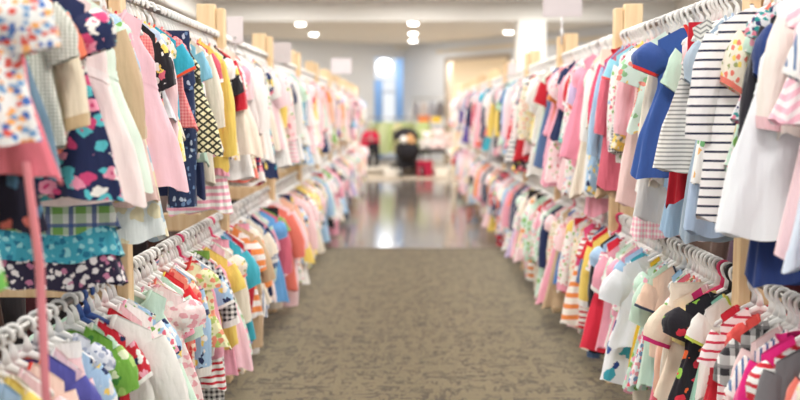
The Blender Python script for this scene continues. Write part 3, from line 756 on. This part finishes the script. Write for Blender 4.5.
Y_END = 17.9
ALL = []      # (y, x, h, rz, rail key, where phrase, hanger colour)
NDRESS = [0]
for key, (s, X, h, rname) in RAILS.items():
    rr = random.Random({'lu': 1, 'ru': 2, 'll': 3, 'rl': 4}[key])
    lower = key in ('ll', 'rl')
    POSTS = POSTL if s < 0 else POSTR
    items = []
    for d in HERO[key]:
        hw = d['hw'] or (0.19 if d.get('big') else 0.145)
        y = (abs(X) - hw) * F / abs(d['x'] - VX)
        items.append([y, d])
    items.sort(key=lambda a: a[0])
    # keep hand-placed garments at least 4.2 cm apart and off the posts
    py = 0
    for it in items:
        y = max(it[0], py + 0.038)
        for p in POSTS:
            if p - .034 < y < p + .088: y = p + 0.09
        it[0] = y; py = y
    ys = [i[0] for i in items]
    y = 1.62 if s < 0 else 1.95
    fill = []
    while y < Y_END:
        sp = 0.043 if y < 5 else (0.062 if y < 9 else 0.095)
        y += sp * rr.uniform(0.85, 1.2)
        if any(abs(y - q) < 0.032 for q in ys) or any(p - .034 < y < p + .088 for p in POSTS): continue
        fill.append([y, None])
    for p in POSTS:
        fill = [f for f in fill if not p - .072 < f[0] < p]
        if not any(p - .075 < q < p for q in ys): fill.append([p - .037, None])
    seq = sorted(items + fill, key=lambda a: a[0])
    # garments
    kinds = FAR_L if lower else FAR_U
    lm, cnt, nd = None, 0, 0
    ph = rr.uniform(0, 6)
    pi = 0
    for y, d in seq:
        while pi < len(POSTS) and POSTS[pi] < y:
            if lm is None or cnt > 3 or y > 4.6: lm, cnt = f'{ordinal(pi + 1)} post', 0
            pi += 1
        yaw = -s * (math.radians(7) + math.radians(5) * math.sin(y * 3.1 + ph)) + math.radians(rr.uniform(-2.2, 2.2))
        lo = y > 5.7
        xx = X + rr.uniform(-.012, .012)
        hc = 'white'
        u = rr.random()
        if u > .90: hc = 'grey'
        elif u > .86 and lower: hc = 'pink'
        elif u > .84: hc = 'blue' if lower else 'grey'
        TILT[0] = 0.0
        if d:
            mats = d['mats']
            g = garment(d['kind'], d['v'], mats, X - s * (.022 if d.get('big') else 0), y, h, yaw, d['sx'] * (1.17 if d.get('big') else .92), d['sz'], lo, d.get('tag', False), -s, None if not d.get('sash') else d['sash'])
            if d['kind'] == 'tiered_dress' and d.get('low'):
                ts = [c for c in g.children if c.name.startswith('tier')]
                ts[-1].material_slots[0].material = d['low']
            if d.get('sash') and s > 0: pass
            lab = d['words'] + ' on the ' + rname
            lm, cnt = d['words'], 0
            hc = d.get('hang', hc)
            where = 'holding the ' + d['words'] + ' on the ' + rname
            if len(where.split()) > 13: where = 'holding the ' + d['words']
        else:
            kind = rr.choices([k for k, _ in kinds], [w for _, w in kinds])[0]
            if NAMES[kind] == 'dress':
                nd += 1; NDRESS[0] += 1
                if nd > 58: kind = rr.choice(['t_shirt', 'ruffle_top', 'blouse', 'romper'])
            lk = rr.choices([l for _, l in LOOKS], LW)[0]
            if not lower and y < 3.5 and rr.random() < .65: lk = LOOKS[rr.choice((0, 1, 2, 9, 11, 22, 23, 25, 26, 27))][1]
            if key == 'lu' and 4.75 < y < 6.3 and rr.random() < .7: lk = LOOKS[rr.choice((0, 1, 1, 2, 22, 25))][1]
            cnt += 1
            v = rr.randint(0, 1)
            sx = rr.uniform(.92, 1.2); sz = rr.uniform(.95, 1.2) if not lower else rr.uniform(1.0, 1.22)
            if not lower and y > 3.4: sz *= 1.12
            if key == 'ru': sz *= 1.13
            if lower and NAMES[kind] != 'dress': sz *= 1.08
            if key == 'll': sx *= 1.06 if y < 3.6 else 1.22
            if y < 5.6: sx *= .84
            if any(abs(y - p + .037) < .004 for p in POSTS): sx = 1.18 if s < 0 or y < 4 or y > 5 else .95; sz = max(sz, 1.12)
            TILT[0] = math.radians(rr.uniform(-3, 3))
            if not lower and kind in ('t_shirt', 'ruffle_top', 'blouse', 'long_tee', 'cardigan'): sz *= 1.08
            g = garment(kind, v, lk[1], xx, y, h, yaw, sx, sz, lo, (not lo) and rr.random() < .16, -s)
            if lm is None: pos = f'{ordinal(cnt)} from the near end of the {rname}'
            else: pos = None
            if pos is None:
                words = lm.split()
                if lm.endswith('post'): pos = f'{ordinal(cnt)} past the {lm}, {rname}'
                else: pos = f'{ordinal(cnt)} behind the {lm}'
            lab = f'{lk[0]} {WORDS[kind]}, {pos}'
            if len(lab.split()) > 16 or (lm and not lm.endswith('post')):
                lab2 = f'{lab} ({rname})'
                lab = lab2 if len(lab2.split()) <= 16 else lab
            if len(lab.split()) > 16: lab = f'{lk[0]} {NAMES[kind].replace("_", "-")}, {pos}'
            where = f'under the {ordinal(cnt)} garment {pos.split(" ", 1)[1]}'
            if len(where.split()) > 13: where = f'{ordinal(cnt)} {pos.split(" ", 1)[1]}'
        tag(g, lab, CATS[NAMES[d['kind'] if d else kind]], 'clothes on the ' + rname)
        ALL.append((y, X, h, yaw, rname, where, hc, max(.62, min(1.0, g.scale[0] * (.90 if (d['kind'] if d else kind) not in ('sundress', 'tiered_dress', 'ruffle_top', 'long_tiered_dress', 'skirt', 'trousers') else .80)))))

ALL.sort(key=lambda a: a[0])
for y, x, h, rz, rname, where, hc, hs in ALL[:296]:
    tag(hanger(hc, x, y, h, rz, hs), f'{hc} hanger {where}', 'hanger', 'hangers on the ' + rname)
hk, bd = hanger_parts(True)
V0 = np.array(hk.V + bd.V); F0 = hk.F + [tuple(a + len(hk.V) for a in f) for f in bd.F]
VV, FF = [], []
for y, x, h, rz, rname, where, hc, hs in ALL[296:]:
    c, s_ = math.cos(rz), math.sin(rz); o = len(VV)
    VV += [(x + c * a * .85 - s_ * b, y + s_ * a + c * b, h + z) for a, b, z in V0]
    FF += [tuple(i + o for i in f) for f in F0]
st = link('hangers', mesh('hangers', VV, FF), PLASTIC['white'])
st['kind'] = 'stuff'; tag(st, 'mass of white plastic hangers along the far stretches of the four rails', 'hangers')

# ------------------------------------------------------------------ rails and timber frames
WOOD = wood_mat()
for key, (s, X, h, rname) in RAILS.items():
    m = MB(); m.cyl((0, 1.3, 0), (0, 18.15, 0), .0115, n=16)
    o = link('clothes_rail', m.build('clothes_rail', 1, True), STEEL, None, (X, 0, h))
    tag(o, f'steel tube, {rname}, full of children\'s clothes', 'rail', 'clothes rails')
A = MB(); A.box(-.046, .046, -.020, .020, 0, 1.945, b=.003); A_ME = A.build('post')
B = MB(); B.box(-.020, .020, -.030, .030, 0, 1.925, b=.003); B_ME = B.build('stud')
Cc = MB(); Cc.box(-.40, .40, -.019, .019, -.045, .045, b=.003); C_ME = Cc.build('cross_beam')
Ft = MB(); Ft.box(-.36, .44, -.045, .045, 0, .04, b=.003); F_ME = Ft.build('foot')
for side, X in ((-1, XL), (1, XR)):
    for k, y in enumerate(POSTL if side < 0 else POSTR):
        e = empty('rack_frame', (side * (X + .012), y, 0))
        a = link('post', A_ME, WOOD, e, (side * .036, 0, 0))
        b = link('stud', B_ME, WOOD, e, (-side * .034, .018, 0))
        for zz in ((.84, 1.70) if side < 0 else (.62, 1.70)): 
            c = link('cross_beam', C_ME, WOOD, e, (side * .46, .0, zz)); c.rotation_euler = (0, 0, 0)
        f = link('foot', F_ME, WOOD, e, (side * .30, .0, 0)); 
        if side < 0: f.rotation_euler = (0, 0, PI)
        tag(e, f'{ordinal(k + 1)} pine post frame from the camera end, {"left" if side < 0 else "right"} rack', 'rack frame', 'pine post frames')

# ------------------------------------------------------------------ second row seen through the racks
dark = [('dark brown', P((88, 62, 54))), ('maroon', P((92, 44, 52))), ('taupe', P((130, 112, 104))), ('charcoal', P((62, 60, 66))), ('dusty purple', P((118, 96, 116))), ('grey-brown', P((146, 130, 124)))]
rr = random.Random(77)
for side, X in ((-1, XL), (1, XR)):
    xb = side * (X + .62)
    nm_ = 'left' if side < 0 else 'right'
    m = MB(); m.cyl((0, 1.8, 0), (0, 10.2, 0), .0135, n=12)
    tag(link('clothes_rail', m.build('clothes_rail', 1, True), STEEL, None, (xb, 0, 1.10)), f'steel tube at the back of the {nm_} rack, behind the front rows', 'rail', 'clothes rails')
    y = 2.05 if side < 0 else 2.3; i = 0
    while y < 9.9:
        i += 1
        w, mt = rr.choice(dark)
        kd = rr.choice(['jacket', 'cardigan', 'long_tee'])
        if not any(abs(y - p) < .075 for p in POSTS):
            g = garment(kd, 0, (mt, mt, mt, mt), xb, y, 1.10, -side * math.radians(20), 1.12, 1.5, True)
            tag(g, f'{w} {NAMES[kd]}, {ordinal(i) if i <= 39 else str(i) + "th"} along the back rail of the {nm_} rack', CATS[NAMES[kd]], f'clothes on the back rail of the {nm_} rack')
        y += rr.uniform(.20, .27)

# ------------------------------------------------------------------ signs on posts
CARD = simple('sign_card', (214, 206, 208), 0.6, 0.3)
def sign(side, y, px, py, wpx, hpx, words, stem_to=1.93):
    w, hh = wpx / F * y, hpx / F * y
    cx, cz = (px - VX) / F * y, EYE + (113 - py) / F * y
    e = empty('sign', (cx, y - .03, stem_to))
    m = MB(); m.box(-w / 2, w / 2, -.003, .003, cz - hh / 2 - stem_to, cz + hh / 2 - stem_to, b=.002)
    link('card', m.build('card'), CARD, e)
    m = MB(); m.cyl((0, .009, -.06), (0, .009, cz - stem_to), .006, n=8); m.cyl((0, .009, -.0), (0, .009, .045), .016, .006, n=10)
    link('holder', m.build('holder', 1, True), simple('clear_holder', (236, 236, 238), .2, .5), e)
    tag(e, words, 'sign', 'blank white signs on the posts')
sign(1, POSTS[2], 559, 5, 38, 28, 'white card sign standing on the third post of the right rack')
sign(-1, POSTS[1] + .35, 238, 32, 16, 26, 'white card sign just past the second post of the left rack', 1.80)
sign(-1, POSTS[2] + .3, 284, 54, 18, 20, 'white card sign just past the third post of the left rack', 1.80)
sign(-1, POSTS[5], 342, 67, 20, 15, 'small white card sign high above the far left rack', 1.93)
sign(1, POSTS[3] + .2, 511, 70, 9, 12, 'small white card sign above the middle of the right rack', 1.83)

# ------------------------------------------------------------------ room shell
H1, H2 = 3.30, 3.68
WHITE = simple('white_paint', (238, 236, 230), .7, .3)
CEIL = simple('ceiling_paint', (236, 231, 222), .85, .2)
BLUEW = simple('blue_grey_paint', (222, 226, 232), .7, .3)
def struct(name, mb, mat, smooth=False):
    o = link(name, mb.build(name, 1, smooth), mat); o['kind'] = 'structure'; return o
struct('floor', MB().box(-9, 9, -3, 9.26, -.1, 0), carpet_mat())
struct('floor_tile', MB().box(-9, 9, 9.26, 18.9, -.1, -.004), tile_mat())
struct('floor_far', MB().box(-9, 9, 18.9, 30, -.1, -.002), simple('far_carpet', (176, 164, 148), .9, .2))
struct('trim_1', MB().box(-9, 9, 9.22, 9.29, 0, .006), simple('floor_strip', (110, 98, 82), .5, .4))
TX0, TX1, TY0, TY1 = -4.1, 5.6, -1.0, 18.8
struct('ceiling', MB().box(TX0 - .05, TX1 + .05, TY0 - .05, TY1 + .05, H2, H2 + .1), WHITE)
lowc = MB()
lowc.box(-9, TX0, -3, 30, H1, H2 + .1); lowc.box(TX1, 9, -3, 30, H1, H2 + .1); lowc.box(TX0, TX1, TY1, 30, H1, H2 + .1); lowc.box(TX0, TX1, -3, TY0, H1, H2 + .1)
struct('ceiling_border', lowc, CEIL)
fas = MB(); fas.box(TX0, TX1, TY1 - .03, TY1, H1 - .02, H2)
struct('trim_2', fas, WHITE)
fas = MB(); fas.box(TX0, TX0 + .03, TY0, TY1, H1 - .02, H2)
struct('trim_3', fas, WHITE)

def wall_seg(name, p, q, z0, z1, th, mat):
    p, q = Vector((*p, 0)), Vector((*q, 0)); d = (q - p).normalized(); nrm = Vector((-d.y, d.x, 0)) * th
    V = [(*a.xy, z) for z in (z0, z1) for a in (p, q, q + nrm, p + nrm)]
    return MB().add(V, [(3, 2, 1, 0), (4, 5, 6, 7), (0, 1, 5, 4), (1, 2, 6, 5), (2, 3, 7, 6), (3, 0, 4, 7)])
lx = lambda x: (x, 25.9 + .795 * x)        # left far wall runs towards the camera
rx = lambda x: (x, 25.9 - 1.316 * x)
def multi(name, segs, mat):
    m = MB()
    for p, q, z0, z1 in segs:
        w = wall_seg('', p, q, z0, z1, .12, mat); m.add(w.V, w.F)
    return struct(name, m, mat)
multi('wall_left', [(lx(-9), lx(-.80), 0, H1), (lx(-.80), lx(0), 2.95, H1)], BLUEW)
multi('wall_right', [(rx(0), rx(1.14), 0, H1), (rx(1.14), rx(2.66), 2.85, H1), (rx(2.66), rx(9), 0, H1)], BLUEW)
struct('wall_side_left', MB().box(-9.12, -9, -3, 18.8, 0, H1), BLUEW)
struct('wall_side_right', MB().box(9, 9.12, -3, 14.2, 0, H1), BLUEW)
# vestibule behind the doorway at the corner, its glass door looking out to daylight
VB = simple('vestibule_paint', (168, 204, 240), .7, .3)
v = MB()
v.box(-1.25, -1.15, 26.0, 28.2, 0, 3.2); v.box(.62, .72, 25.9, 28.2, 0, 3.2)
v.box(-1.25, -.98, 28.2, 28.3, 0, 3.2); v.box(-.98, -.66, 28.2, 28.3, 0, 2.40); v.box(-.22, .72, 28.2, 28.3, 0, 3.2); v.box(-.98, -.22, 28.2, 28.3, 3.10, 3.2)
struct('wall_vestibule', v, VB)
struct('ceiling_vestibule', MB().box(-1.4, .8, 25.7, 28.4, 3.2, 3.28), WHITE)
dm = MB()
for a, b, c, d in ((-.66, -.62, 0, 2.40), (-.26, -.22, 0, 2.40), (-.62, -.26, 2.02, 2.09), (-.98, -.22, 2.40, 2.45), (-.62, -.26, 0, .09), (-.98, -.94, 2.45, 3.1), (-.26, -.22, 2.45, 3.1), (-.94, -.26, 3.06, 3.1)): dm.box(a, b, 28.19, 28.27, c, d)
dr = struct('door_1', dm, simple('aluminium', (200, 204, 208), .35, .5, .6))
gp = link('pane', MB().box(-.62, -.26, 28.225, 28.235, .09, 2.40).box(-.94, -.26, 28.225, 28.235, 2.45, 3.06).build('pane'), glass_mat(), dr)
hb = MB(); hb.tube([(-.30, 28.18, .95), (-.30, 28.14, 1.0), (-.30, 28.14, 1.2), (-.30, 28.18, 1.25)], .012, 8)
link('handle', hb.build('handle', 1, True), STEEL, dr)
# side room behind the right wall
SB = simple('side_room_paint', (238, 226, 206), .7, .3)
v = MB(); v.box(.9, 6.0, 27.6, 27.7, 0, 3.1); v.box(.8, .9, 25.0, 27.7, 0, 3.1); v.box(6.0, 6.1, 20.5, 27.7, 0, 3.1)
struct('wall_side_room', v, SB)
struct('ceiling_side_room', wall_seg('', rx(.9), rx(4.6), 3.0, 3.1, 3.2, None), SB)
fr_ = MB()
for a, b, z0, z1 in ((1.14, 1.20, 0, 2.85), (2.60, 2.66, 0, 2.85), (1.14, 2.66, 2.78, 2.87)):
    w = wall_seg('', (rx(a)[0] - .03, rx(a)[1] - .03), (rx(b)[0] - .03, rx(b)[1] - .03), z0, z1, .18, None); fr_.add(w.V, w.F)
struct('trim_4', fr_, simple('door_casing', (178, 166, 152), .6, .3))
# column under the beam, skirting
struct('column', MB().box(2.34, 2.92, 18.6, 19.15, 0, H1 + .02, b=.02), WHITE)
m = MB()
for a, b in ((lx(-9), lx(-.80)), (rx(0), rx(1.14)), (rx(2.66), rx(9))):
    w = wall_seg('', (a[0], a[1] - .03), (b[0], b[1] - .03), 0, .12, .03, None); m.add(w.V, w.F)
struct('baseboard_far', m, WHITE)

# ------------------------------------------------------------------ lights
LAMP = simple('lamp_lens', (255, 250, 240), .4, .4, 0, 14.0)
RIM = simple('lamp_rim', (240, 240, 238), .4, .4)
DL = [(413, 24), (413, 34), (413, 41), (507, 32.5), (315, 34.5), (302, 24.5), (480, 57)]
dpos = []
for px, py in DL:
    yy = (H1 - EYE) * F / (113 - py)
    dpos.append(((px - VX) / F * yy, yy))
dpos[-1] = (1.75, 24.6)
dpos.append((-.1, 27.0))  # extra downlight, added only to brighten the closed vestibule
for i, (x, y) in enumerate(dpos):
    zc = H1 if i < 6 else (3.0 if i == 6 else 3.2)
    e = empty('downlight', (x, y, zc))
    m = MB(); m.cyl((0, 0, -.022), (0, 0, 0), .12, .135, n=24); link('rim', m.build('rim', 1, False), RIM, e)
    m = MB(); m.cyl((0, 0, -.05), (0, 0, -.021), .085, .105, n=24); link('lens', m.build('lens'), LAMP, e)
    names = ['first of three round downlights in a line over the far aisle', 'middle of three round downlights in a line over the far aisle', 'last of three round downlights in a line over the far aisle',
             'round downlight beside the white column', 'round downlight over the far left rack, second behind the beam', 'round downlight close behind the white beam, left', 'round downlight in the bright side room', 'round downlight added to brighten the blue vestibule by the glass door']
    tag(e, names[i], 'ceiling light', 'round downlights')
    ld = bpy.data.lights.new('downlight_beam', 'AREA'); ld.shape = 'DISK'; ld.size = .28; ld.energy = (26, 24, 22, 10, 40, 40, 220, 12)[i]; ld.color = (1, .93, .84)
    lo_ = bpy.data.objects.new('downlight_beam', ld); COL.objects.link(lo_); lo_.parent = e; lo_.location = (0, 0, -.06)
PANEL = simple('panel_diffuser', (255, 252, 246), .5, .3, 0, 6.0)
pn = empty('pendant_lamp', (-.56, 27.3, 3.2))
m = MB(); m.cyl((0, 0, -.2), (0, 0, 0), .012, n=8); m.cyl((0, 0, -.02), (0, 0, 0), .06, n=16); link('stem', m.build('stem', 1, True), STEEL, pn)
gv = [(.24 * math.sin(PI * a / 12) * math.cos(2 * PI * b / 24), .24 * math.sin(PI * a / 12) * math.sin(2 * PI * b / 24), -.43 + .24 * math.cos(PI * a / 12)) for a in range(13) for b in range(24)]
link('globe', mesh('globe', gv, grid_faces(13, 24)), simple('lamp_globe', (250, 252, 255), .4, .4, 0, 7.0), pn)
tag(pn, 'bright round pendant lamp in the blue vestibule at the far end', 'pendant lamp')
PANEL_DIM = simple('panel_diffuser_dimmed', (255, 252, 245), .5, .3, 0, 1.6)
ROWS = ('left', 'middle', 'right')
for j, y in enumerate((1.2, 4.2, 7.2, 10.2, 13.2, 16.2, 17.3)):
    for i, x in enumerate((-2.6, 0.2, 3.0)):
        e = empty('ceiling_panel_light', (x, y, H2))
        m = MB(); m.box(-.62, .62, -.32, .32, -.035, 0); link('frame', m.build('frame'), RIM, e)
        m = MB(); m.box(-.58, .58, -.28, .28, -.045, -.034); link('diffuser', m.build('diffuser'), PANEL if j < 6 else PANEL_DIM, e)
        tag(e, f'flat ceiling light panel, {ROWS[i]} row of the raised ceiling, {ordinal(j + 1)} along', 'ceiling light', 'flat ceiling light panels')
        ld = bpy.data.lights.new('panel_beam', 'AREA'); ld.shape = 'RECTANGLE'; ld.size = 1.16; ld.size_y = .56; ld.energy = 56; ld.color = (1, .975, .94)
        lo_ = bpy.data.objects.new('panel_beam', ld); COL.objects.link(lo_); lo_.parent = e; lo_.location = (0, 0, -.055)

w = bpy.data.worlds.new('daylight'); sc.world = w; w.use_nodes = True
bg = w.node_tree.nodes['Background']; bg.inputs[0].default_value = (0.93, 0.96, 1.0, 1); bg.inputs[1].default_value = 1.3

# ------------------------------------------------------------------ far end of the aisle: cross display
YB = 20.8
def px2(px, y): return (px - VX) / F * y
pl = empty('display_platform', (0.0, YB, 0))
link('deck', MB().box(-1.15, 1.1, -.45, .45, .10, .17, b=.012).build('deck'), simple('platform_white', (226, 218, 206), .6, .3), pl)
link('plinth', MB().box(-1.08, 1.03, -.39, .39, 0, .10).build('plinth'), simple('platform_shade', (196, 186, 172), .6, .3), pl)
tag(pl, 'low pale display platform across the far end of the aisle', 'platform')
fr = empty('garment_rack', (-.1, YB + .1, .17))
m = MB(); m.cyl((-.75, 0, 1.12), (.72, 0, 1.12), .014); link('bar', m.build('bar', 1, True), STEEL, fr)
for sx in (-.75, .72):
    m = MB(); m.cyl((sx, 0, 0), (sx, 0, 1.12), .016); m.cyl((sx, -.22, .012), (sx, .22, .012), .014); link('upright', m.build('upright', 1, True), STEEL, fr)
tag(fr, 'short steel garment rack on the far platform', 'garment rack')
far_g = [('sage green', (196, 206, 150)), ('olive', (172, 182, 120)), ('pale olive', (206, 214, 168)), ('pistachio', (200, 216, 150)), ('straw', (224, 218, 170))]
for i in range(9):
    w_, c = far_g[i % 5]
    g = garment('sundress' if i % 2 else 'sleeved_dress', i % 2, (P(c),) * 4, -.72 + i * .155, YB + .1, 1.29, math.radians(62 - 14 * (i % 3)), 1.15, 1.35, True)
    tag(g, f'{w_} dress, {ordinal(i + 1)} from the left on the short far rack', 'dress', 'green dresses on the short far rack')
# red jacket and dark trousers at the left of the platform
g = garment('jacket', 0, (P((206, 30, 70)), P(BK), P((206, 30, 70)), P((180, 20, 50))), px2(371, YB), YB - .1, 1.10, 0.1, 1.1, 1.0, True); tag(g, 'crimson jacket hung at the left end of the far display', 'jacket')
g = garment('trousers', 0, (P((34, 32, 38)),) * 4, px2(374, YB), YB - .22, .80, 0.2, 1.1, 1.2, True); tag(g, 'black trousers below the crimson jacket at the far display', 'trousers')
st_ = empty('display_stand', (px2(371, YB), YB - .16, .17))
m = MB(); m.cyl((0, 0, 0), (0, 0, .98), .012); link('pole', m.build('pole', 1, True), STEEL, st_)
m = MB(); m.cyl((0, 0, 0), (0, 0, .02), .13, n=20); link('base', m.build('base', 1, False), STEEL, st_)
m = MB(); m.cyl((-.2, 0, .94), (.2, 0, .94), .012); m.cyl((-.2, -.06, .63), (.2, -.06, .63), .012); link('arm', m.build('arm', 1, True), STEEL, st_)
tag(st_, 'thin steel stand holding the crimson jacket at the far display', 'stand')
# pushchair
pc = empty('pushchair', (px2(407, YB - .7), YB - .75, 0)); pc.rotation_euler = (0, 0, .35)
BKF = simple('black_canvas', (40, 38, 42), .8, .2); TNF = simple('tan_canvas', (196, 150, 104), .8, .2); RUB = simple('rubber', (28, 28, 30), .7, .3)
def blob(cx, cy, cz, rx_, ry_, rz_, nt=10, n=18, a0=0.0, a1=PI, pw=1.0):
    V = []
    for j in range(nt):
        a = a0 + (a1 - a0) * j / (nt - 1)
        for i in range(n):
            t = 2 * PI * i / n
            V.append((cx + rx_ * math.sin(a) * math.cos(t), cy + ry_ * math.sin(a) * math.sin(t), cz + rz_ * math.cos(a)))
    return V, grid_faces(nt, n)
m = MB(); m.add(*blob(0, -.02, .56, .27, .30, .26, a0=.55)); link('seat', m.build('seat', 1, True), BKF, pc)
m = MB(); m.add(*blob(.02, .12, .84, .30, .26, .24, a1=1.75)); link('hood', m.build('hood', 1, True), BKF, pc)
m = MB(); m.add(*blob(.02, -.14, .74, .13, .10, .20)); link('seat_liner', m.build('seat_liner', 1, True), TNF, pc)
m = MB(); m.add(*blob(-.16, -.22, .82, .085, .07, .085)); link('head_cushion', m.build('head_cushion', 1, True), simple('white_fleece', (238, 234, 228), .9, .2), pc)
m = MB(); m.tube([(-.22, .34, .98), (-.22, .05, .55), (-.22, -.25, .12)], .014, 8); m.tube([(.22, .34, .98), (.22, .05, .55), (.22, -.25, .12)], .014, 8)
m.tube([(-.22, -.2, .56), (-.22, .05, .34), (-.22, .3, .14)], .014, 8); m.tube([(.22, -.2, .56), (.22, .05, .34), (.22, .3, .14)], .014, 8); m.tube([(-.22, .3, .14), (.22, .3, .14)], .012, 8)
fr2 = link('frame', m.build('frame', 1, True), simple('dark_metal', (60, 60, 64), .4, .5, .6), pc)
m = MB(); m.tube([(-.23, .34, .98), (0, .36, 1.0), (.23, .34, .98)], .018, 8); link('handle', m.build('handle', 1, True), RUB, pc)
m = MB(); m.box(-.2, .2, -.12, .24, .18, .34, b=.03); link('basket', m.build('basket'), BKF, pc)
for x_, y_ in ((-.24, -.25), (.24, -.25), (-.24, .3), (.24, .3)):
    m = MB(); m.cyl((x_ - .022, y_, .125), (x_ + .022, y_, .125), .125, n=24); wl = link('wheel', m.build('wheel', 1, False), RUB, pc)
    m = MB(); m.cyl((x_ - .026, y_, .125), (x_ + .026, y_, .125), .07, n=18); link('hub', m.build('hub', 1, False), RIM, wl)
tag(pc, 'black and tan pushchair parked in front of the far platform', 'pushchair')
# table with soft toys
tb = empty('table', (px2(435, YB), YB - .2, .17))
link('top', MB().box(-.36, .36, -.28, .28, .33, .39, b=.01).build('top'), simple('black_top', (44, 42, 44), .4, .4), tb)
for x_, y_ in ((-.32, -.24), (.32, -.24), (-.32, .24), (.32, .24)):
    link('leg', MB().box(x_ - .02, x_ + .02, y_ - .02, y_ + .02, 0, .33).build('leg'), simple('black_top', (44, 42, 44), .4, .4), tb)
tag(tb, 'low black table at the right end of the far platform', 'table')
def toy(x, y, z, c, words, sc_=1.0):
    e = empty('soft_toy', (x, y, z)); mt = M('plain', c)
    m = MB(); m.add(*blob(0, 0, .12 * sc_, .12 * sc_, .11 * sc_, .12 * sc_)); link('body', m.build('body', 1, True), mt, e)
    m = MB(); m.add(*blob(0, -.02, .29 * sc_, .09 * sc_, .085 * sc_, .085 * sc_)); hd = link('head', m.build('head', 1, True), mt, e)
    for sd in (-1, 1):
        m = MB(); m.add(*blob(sd * .075 * sc_, 0, .37 * sc_, .035 * sc_, .02 * sc_, .04 * sc_)); link('ear', m.build('ear', 1, True), mt, hd)
        m = MB(); m.add(*blob(sd * .1 * sc_, -.09 * sc_, .05 * sc_, .05 * sc_, .08 * sc_, .045 * sc_)); link('leg', m.build('leg', 1, True), mt, e)
        m = MB(); m.add(*blob(sd * .13 * sc_, -.04 * sc_, .16 * sc_, .035 * sc_, .05 * sc_, .07 * sc_)); link('arm', m.build('arm', 1, True), mt, e)
    tag(e, words, 'soft toy', 'soft toys on the black table')
tx, ty = px2(435, YB), YB - .2
toy(tx - .2, ty, .56, (246, 238, 232), 'white soft toy at the left of the black table', 1.1)
toy(tx + .06, ty - .04, .56, (246, 222, 218), 'pale pink soft toy in the middle of the black table', 1.2)
toy(tx + .27, ty + .04, .56, (240, 214, 206), 'blush soft toy at the right of the black table', 1.0)
def crate(x, y, z, w_, d_, h_, c, words):
    e = empty('storage_box', (x, y, z)); mt = simple('box_paint', c, .6, .3)
    link('body', MB().box(-w_ / 2, w_ / 2, -d_ / 2, d_ / 2, 0, h_ * .84, b=.01).build('body'), mt, e)
    link('lid', MB().box(-w_ / 2 - .012, w_ / 2 + .012, -d_ / 2 - .012, d_ / 2 + .012, h_ * .84, h_, b=.01).build('lid'), mt, e)
    tag(e, words, 'box', 'boxes around the far display')
crate(px2(424, YB), YB - .78, 0, .34, .3, .34, (176, 28, 64), 'dark red box on the floor beside the pushchair')
crate(px2(391, YB), YB - .68, 0, .30, .26, .16, (236, 230, 220), 'low white box on the floor left of the pushchair')
crate(px2(440, YB), YB - .72, 0, .30, .26, .18, (238, 230, 216), 'low white box on the floor under the black table end')
# shelf with bright boxes behind
sh = empty('shelf_unit', (px2(432, 22.2), 22.3, 0))
SHW = simple('shelf_white', (232, 232, 232), .5, .3)
for sx in (-.52, .52): link('side_panel', MB().box(sx - .015, sx + .015, -.2, .2, 0, 1.5).build('side_panel'), SHW, sh)
for zz in (.06, .62, 1.14): link('shelf', MB().box(-.505, .505, -.2, .2, zz, zz + .03).build('shelf'), SHW, sh)
tag(sh, 'white open shelf unit behind the far display', 'shelf unit')
crate(px2(424, 22.3), 22.28, 1.17, .30, .26, .17, (244, 128, 40), 'orange box on the white shelf unit')
crate(px2(436, 22.3), 22.28, 1.17, .22, .26, .14, (246, 204, 60), 'yellow box on the white shelf unit')
for i, c in enumerate(((150, 150, 158), (196, 188, 186), (170, 174, 186), (128, 124, 130))):
    pxx = 416 + i * 8
    g = garment('jacket', 0, (P(c),) * 4, px2(pxx, 23.3), 23.25, 1.78, .9, .8, 1.0, True); tag(g, f'{["mid grey", "pale taupe", "pale slate", "dark grey"][i]} jacket hung on the far wall beyond the shelf unit', 'jacket', 'jackets by the far wall')
m = MB(); m.cyl((px2(413, 23.3), 23.25, 1.78), (px2(444, 23.3), 23.25, 1.78), .014)
for xx in (px2(413, 23.3), px2(444, 23.3)): m.cyl((xx, 23.25, 0), (xx, 23.25, 1.79), .016)
tag(link('coat_rack', m.build('coat_rack', 1, True), STEEL), 'tall steel coat rack by the far white wall', 'coat rack')

# ------------------------------------------------------------------ camera and view
cd = bpy.data.cameras.new('camera'); cam = bpy.data.objects.new('camera', cd); COL.objects.link(cam)
cd.sensor_width = 36.0; cd.lens = F / 800 * 36.0
cam.location = (0, 0, EYE)
cam.rotation_euler = (PI / 2 - math.atan(87 / F), 0, math.atan(3 / F))
cd.dof.use_dof = True; cd.dof.focus_distance = 3.15; cd.dof.aperture_fstop = 1.55
cd.clip_end = 100
sc.camera = cam
sc.view_settings.view_transform = 'Standard'; sc.view_settings.look = 'None'
sc.view_settings.gamma = 1.0; sc.view_settings.use_curve_mapping = False
sc.view_settings.exposure = 0.0
sc.cycles.use_denoising = True
print('GARMENTS', len(ALL), 'DRESSES', NDRESS[0], 'OBJ', len(bpy.data.objects), 'MATS', len(bpy.data.materials))
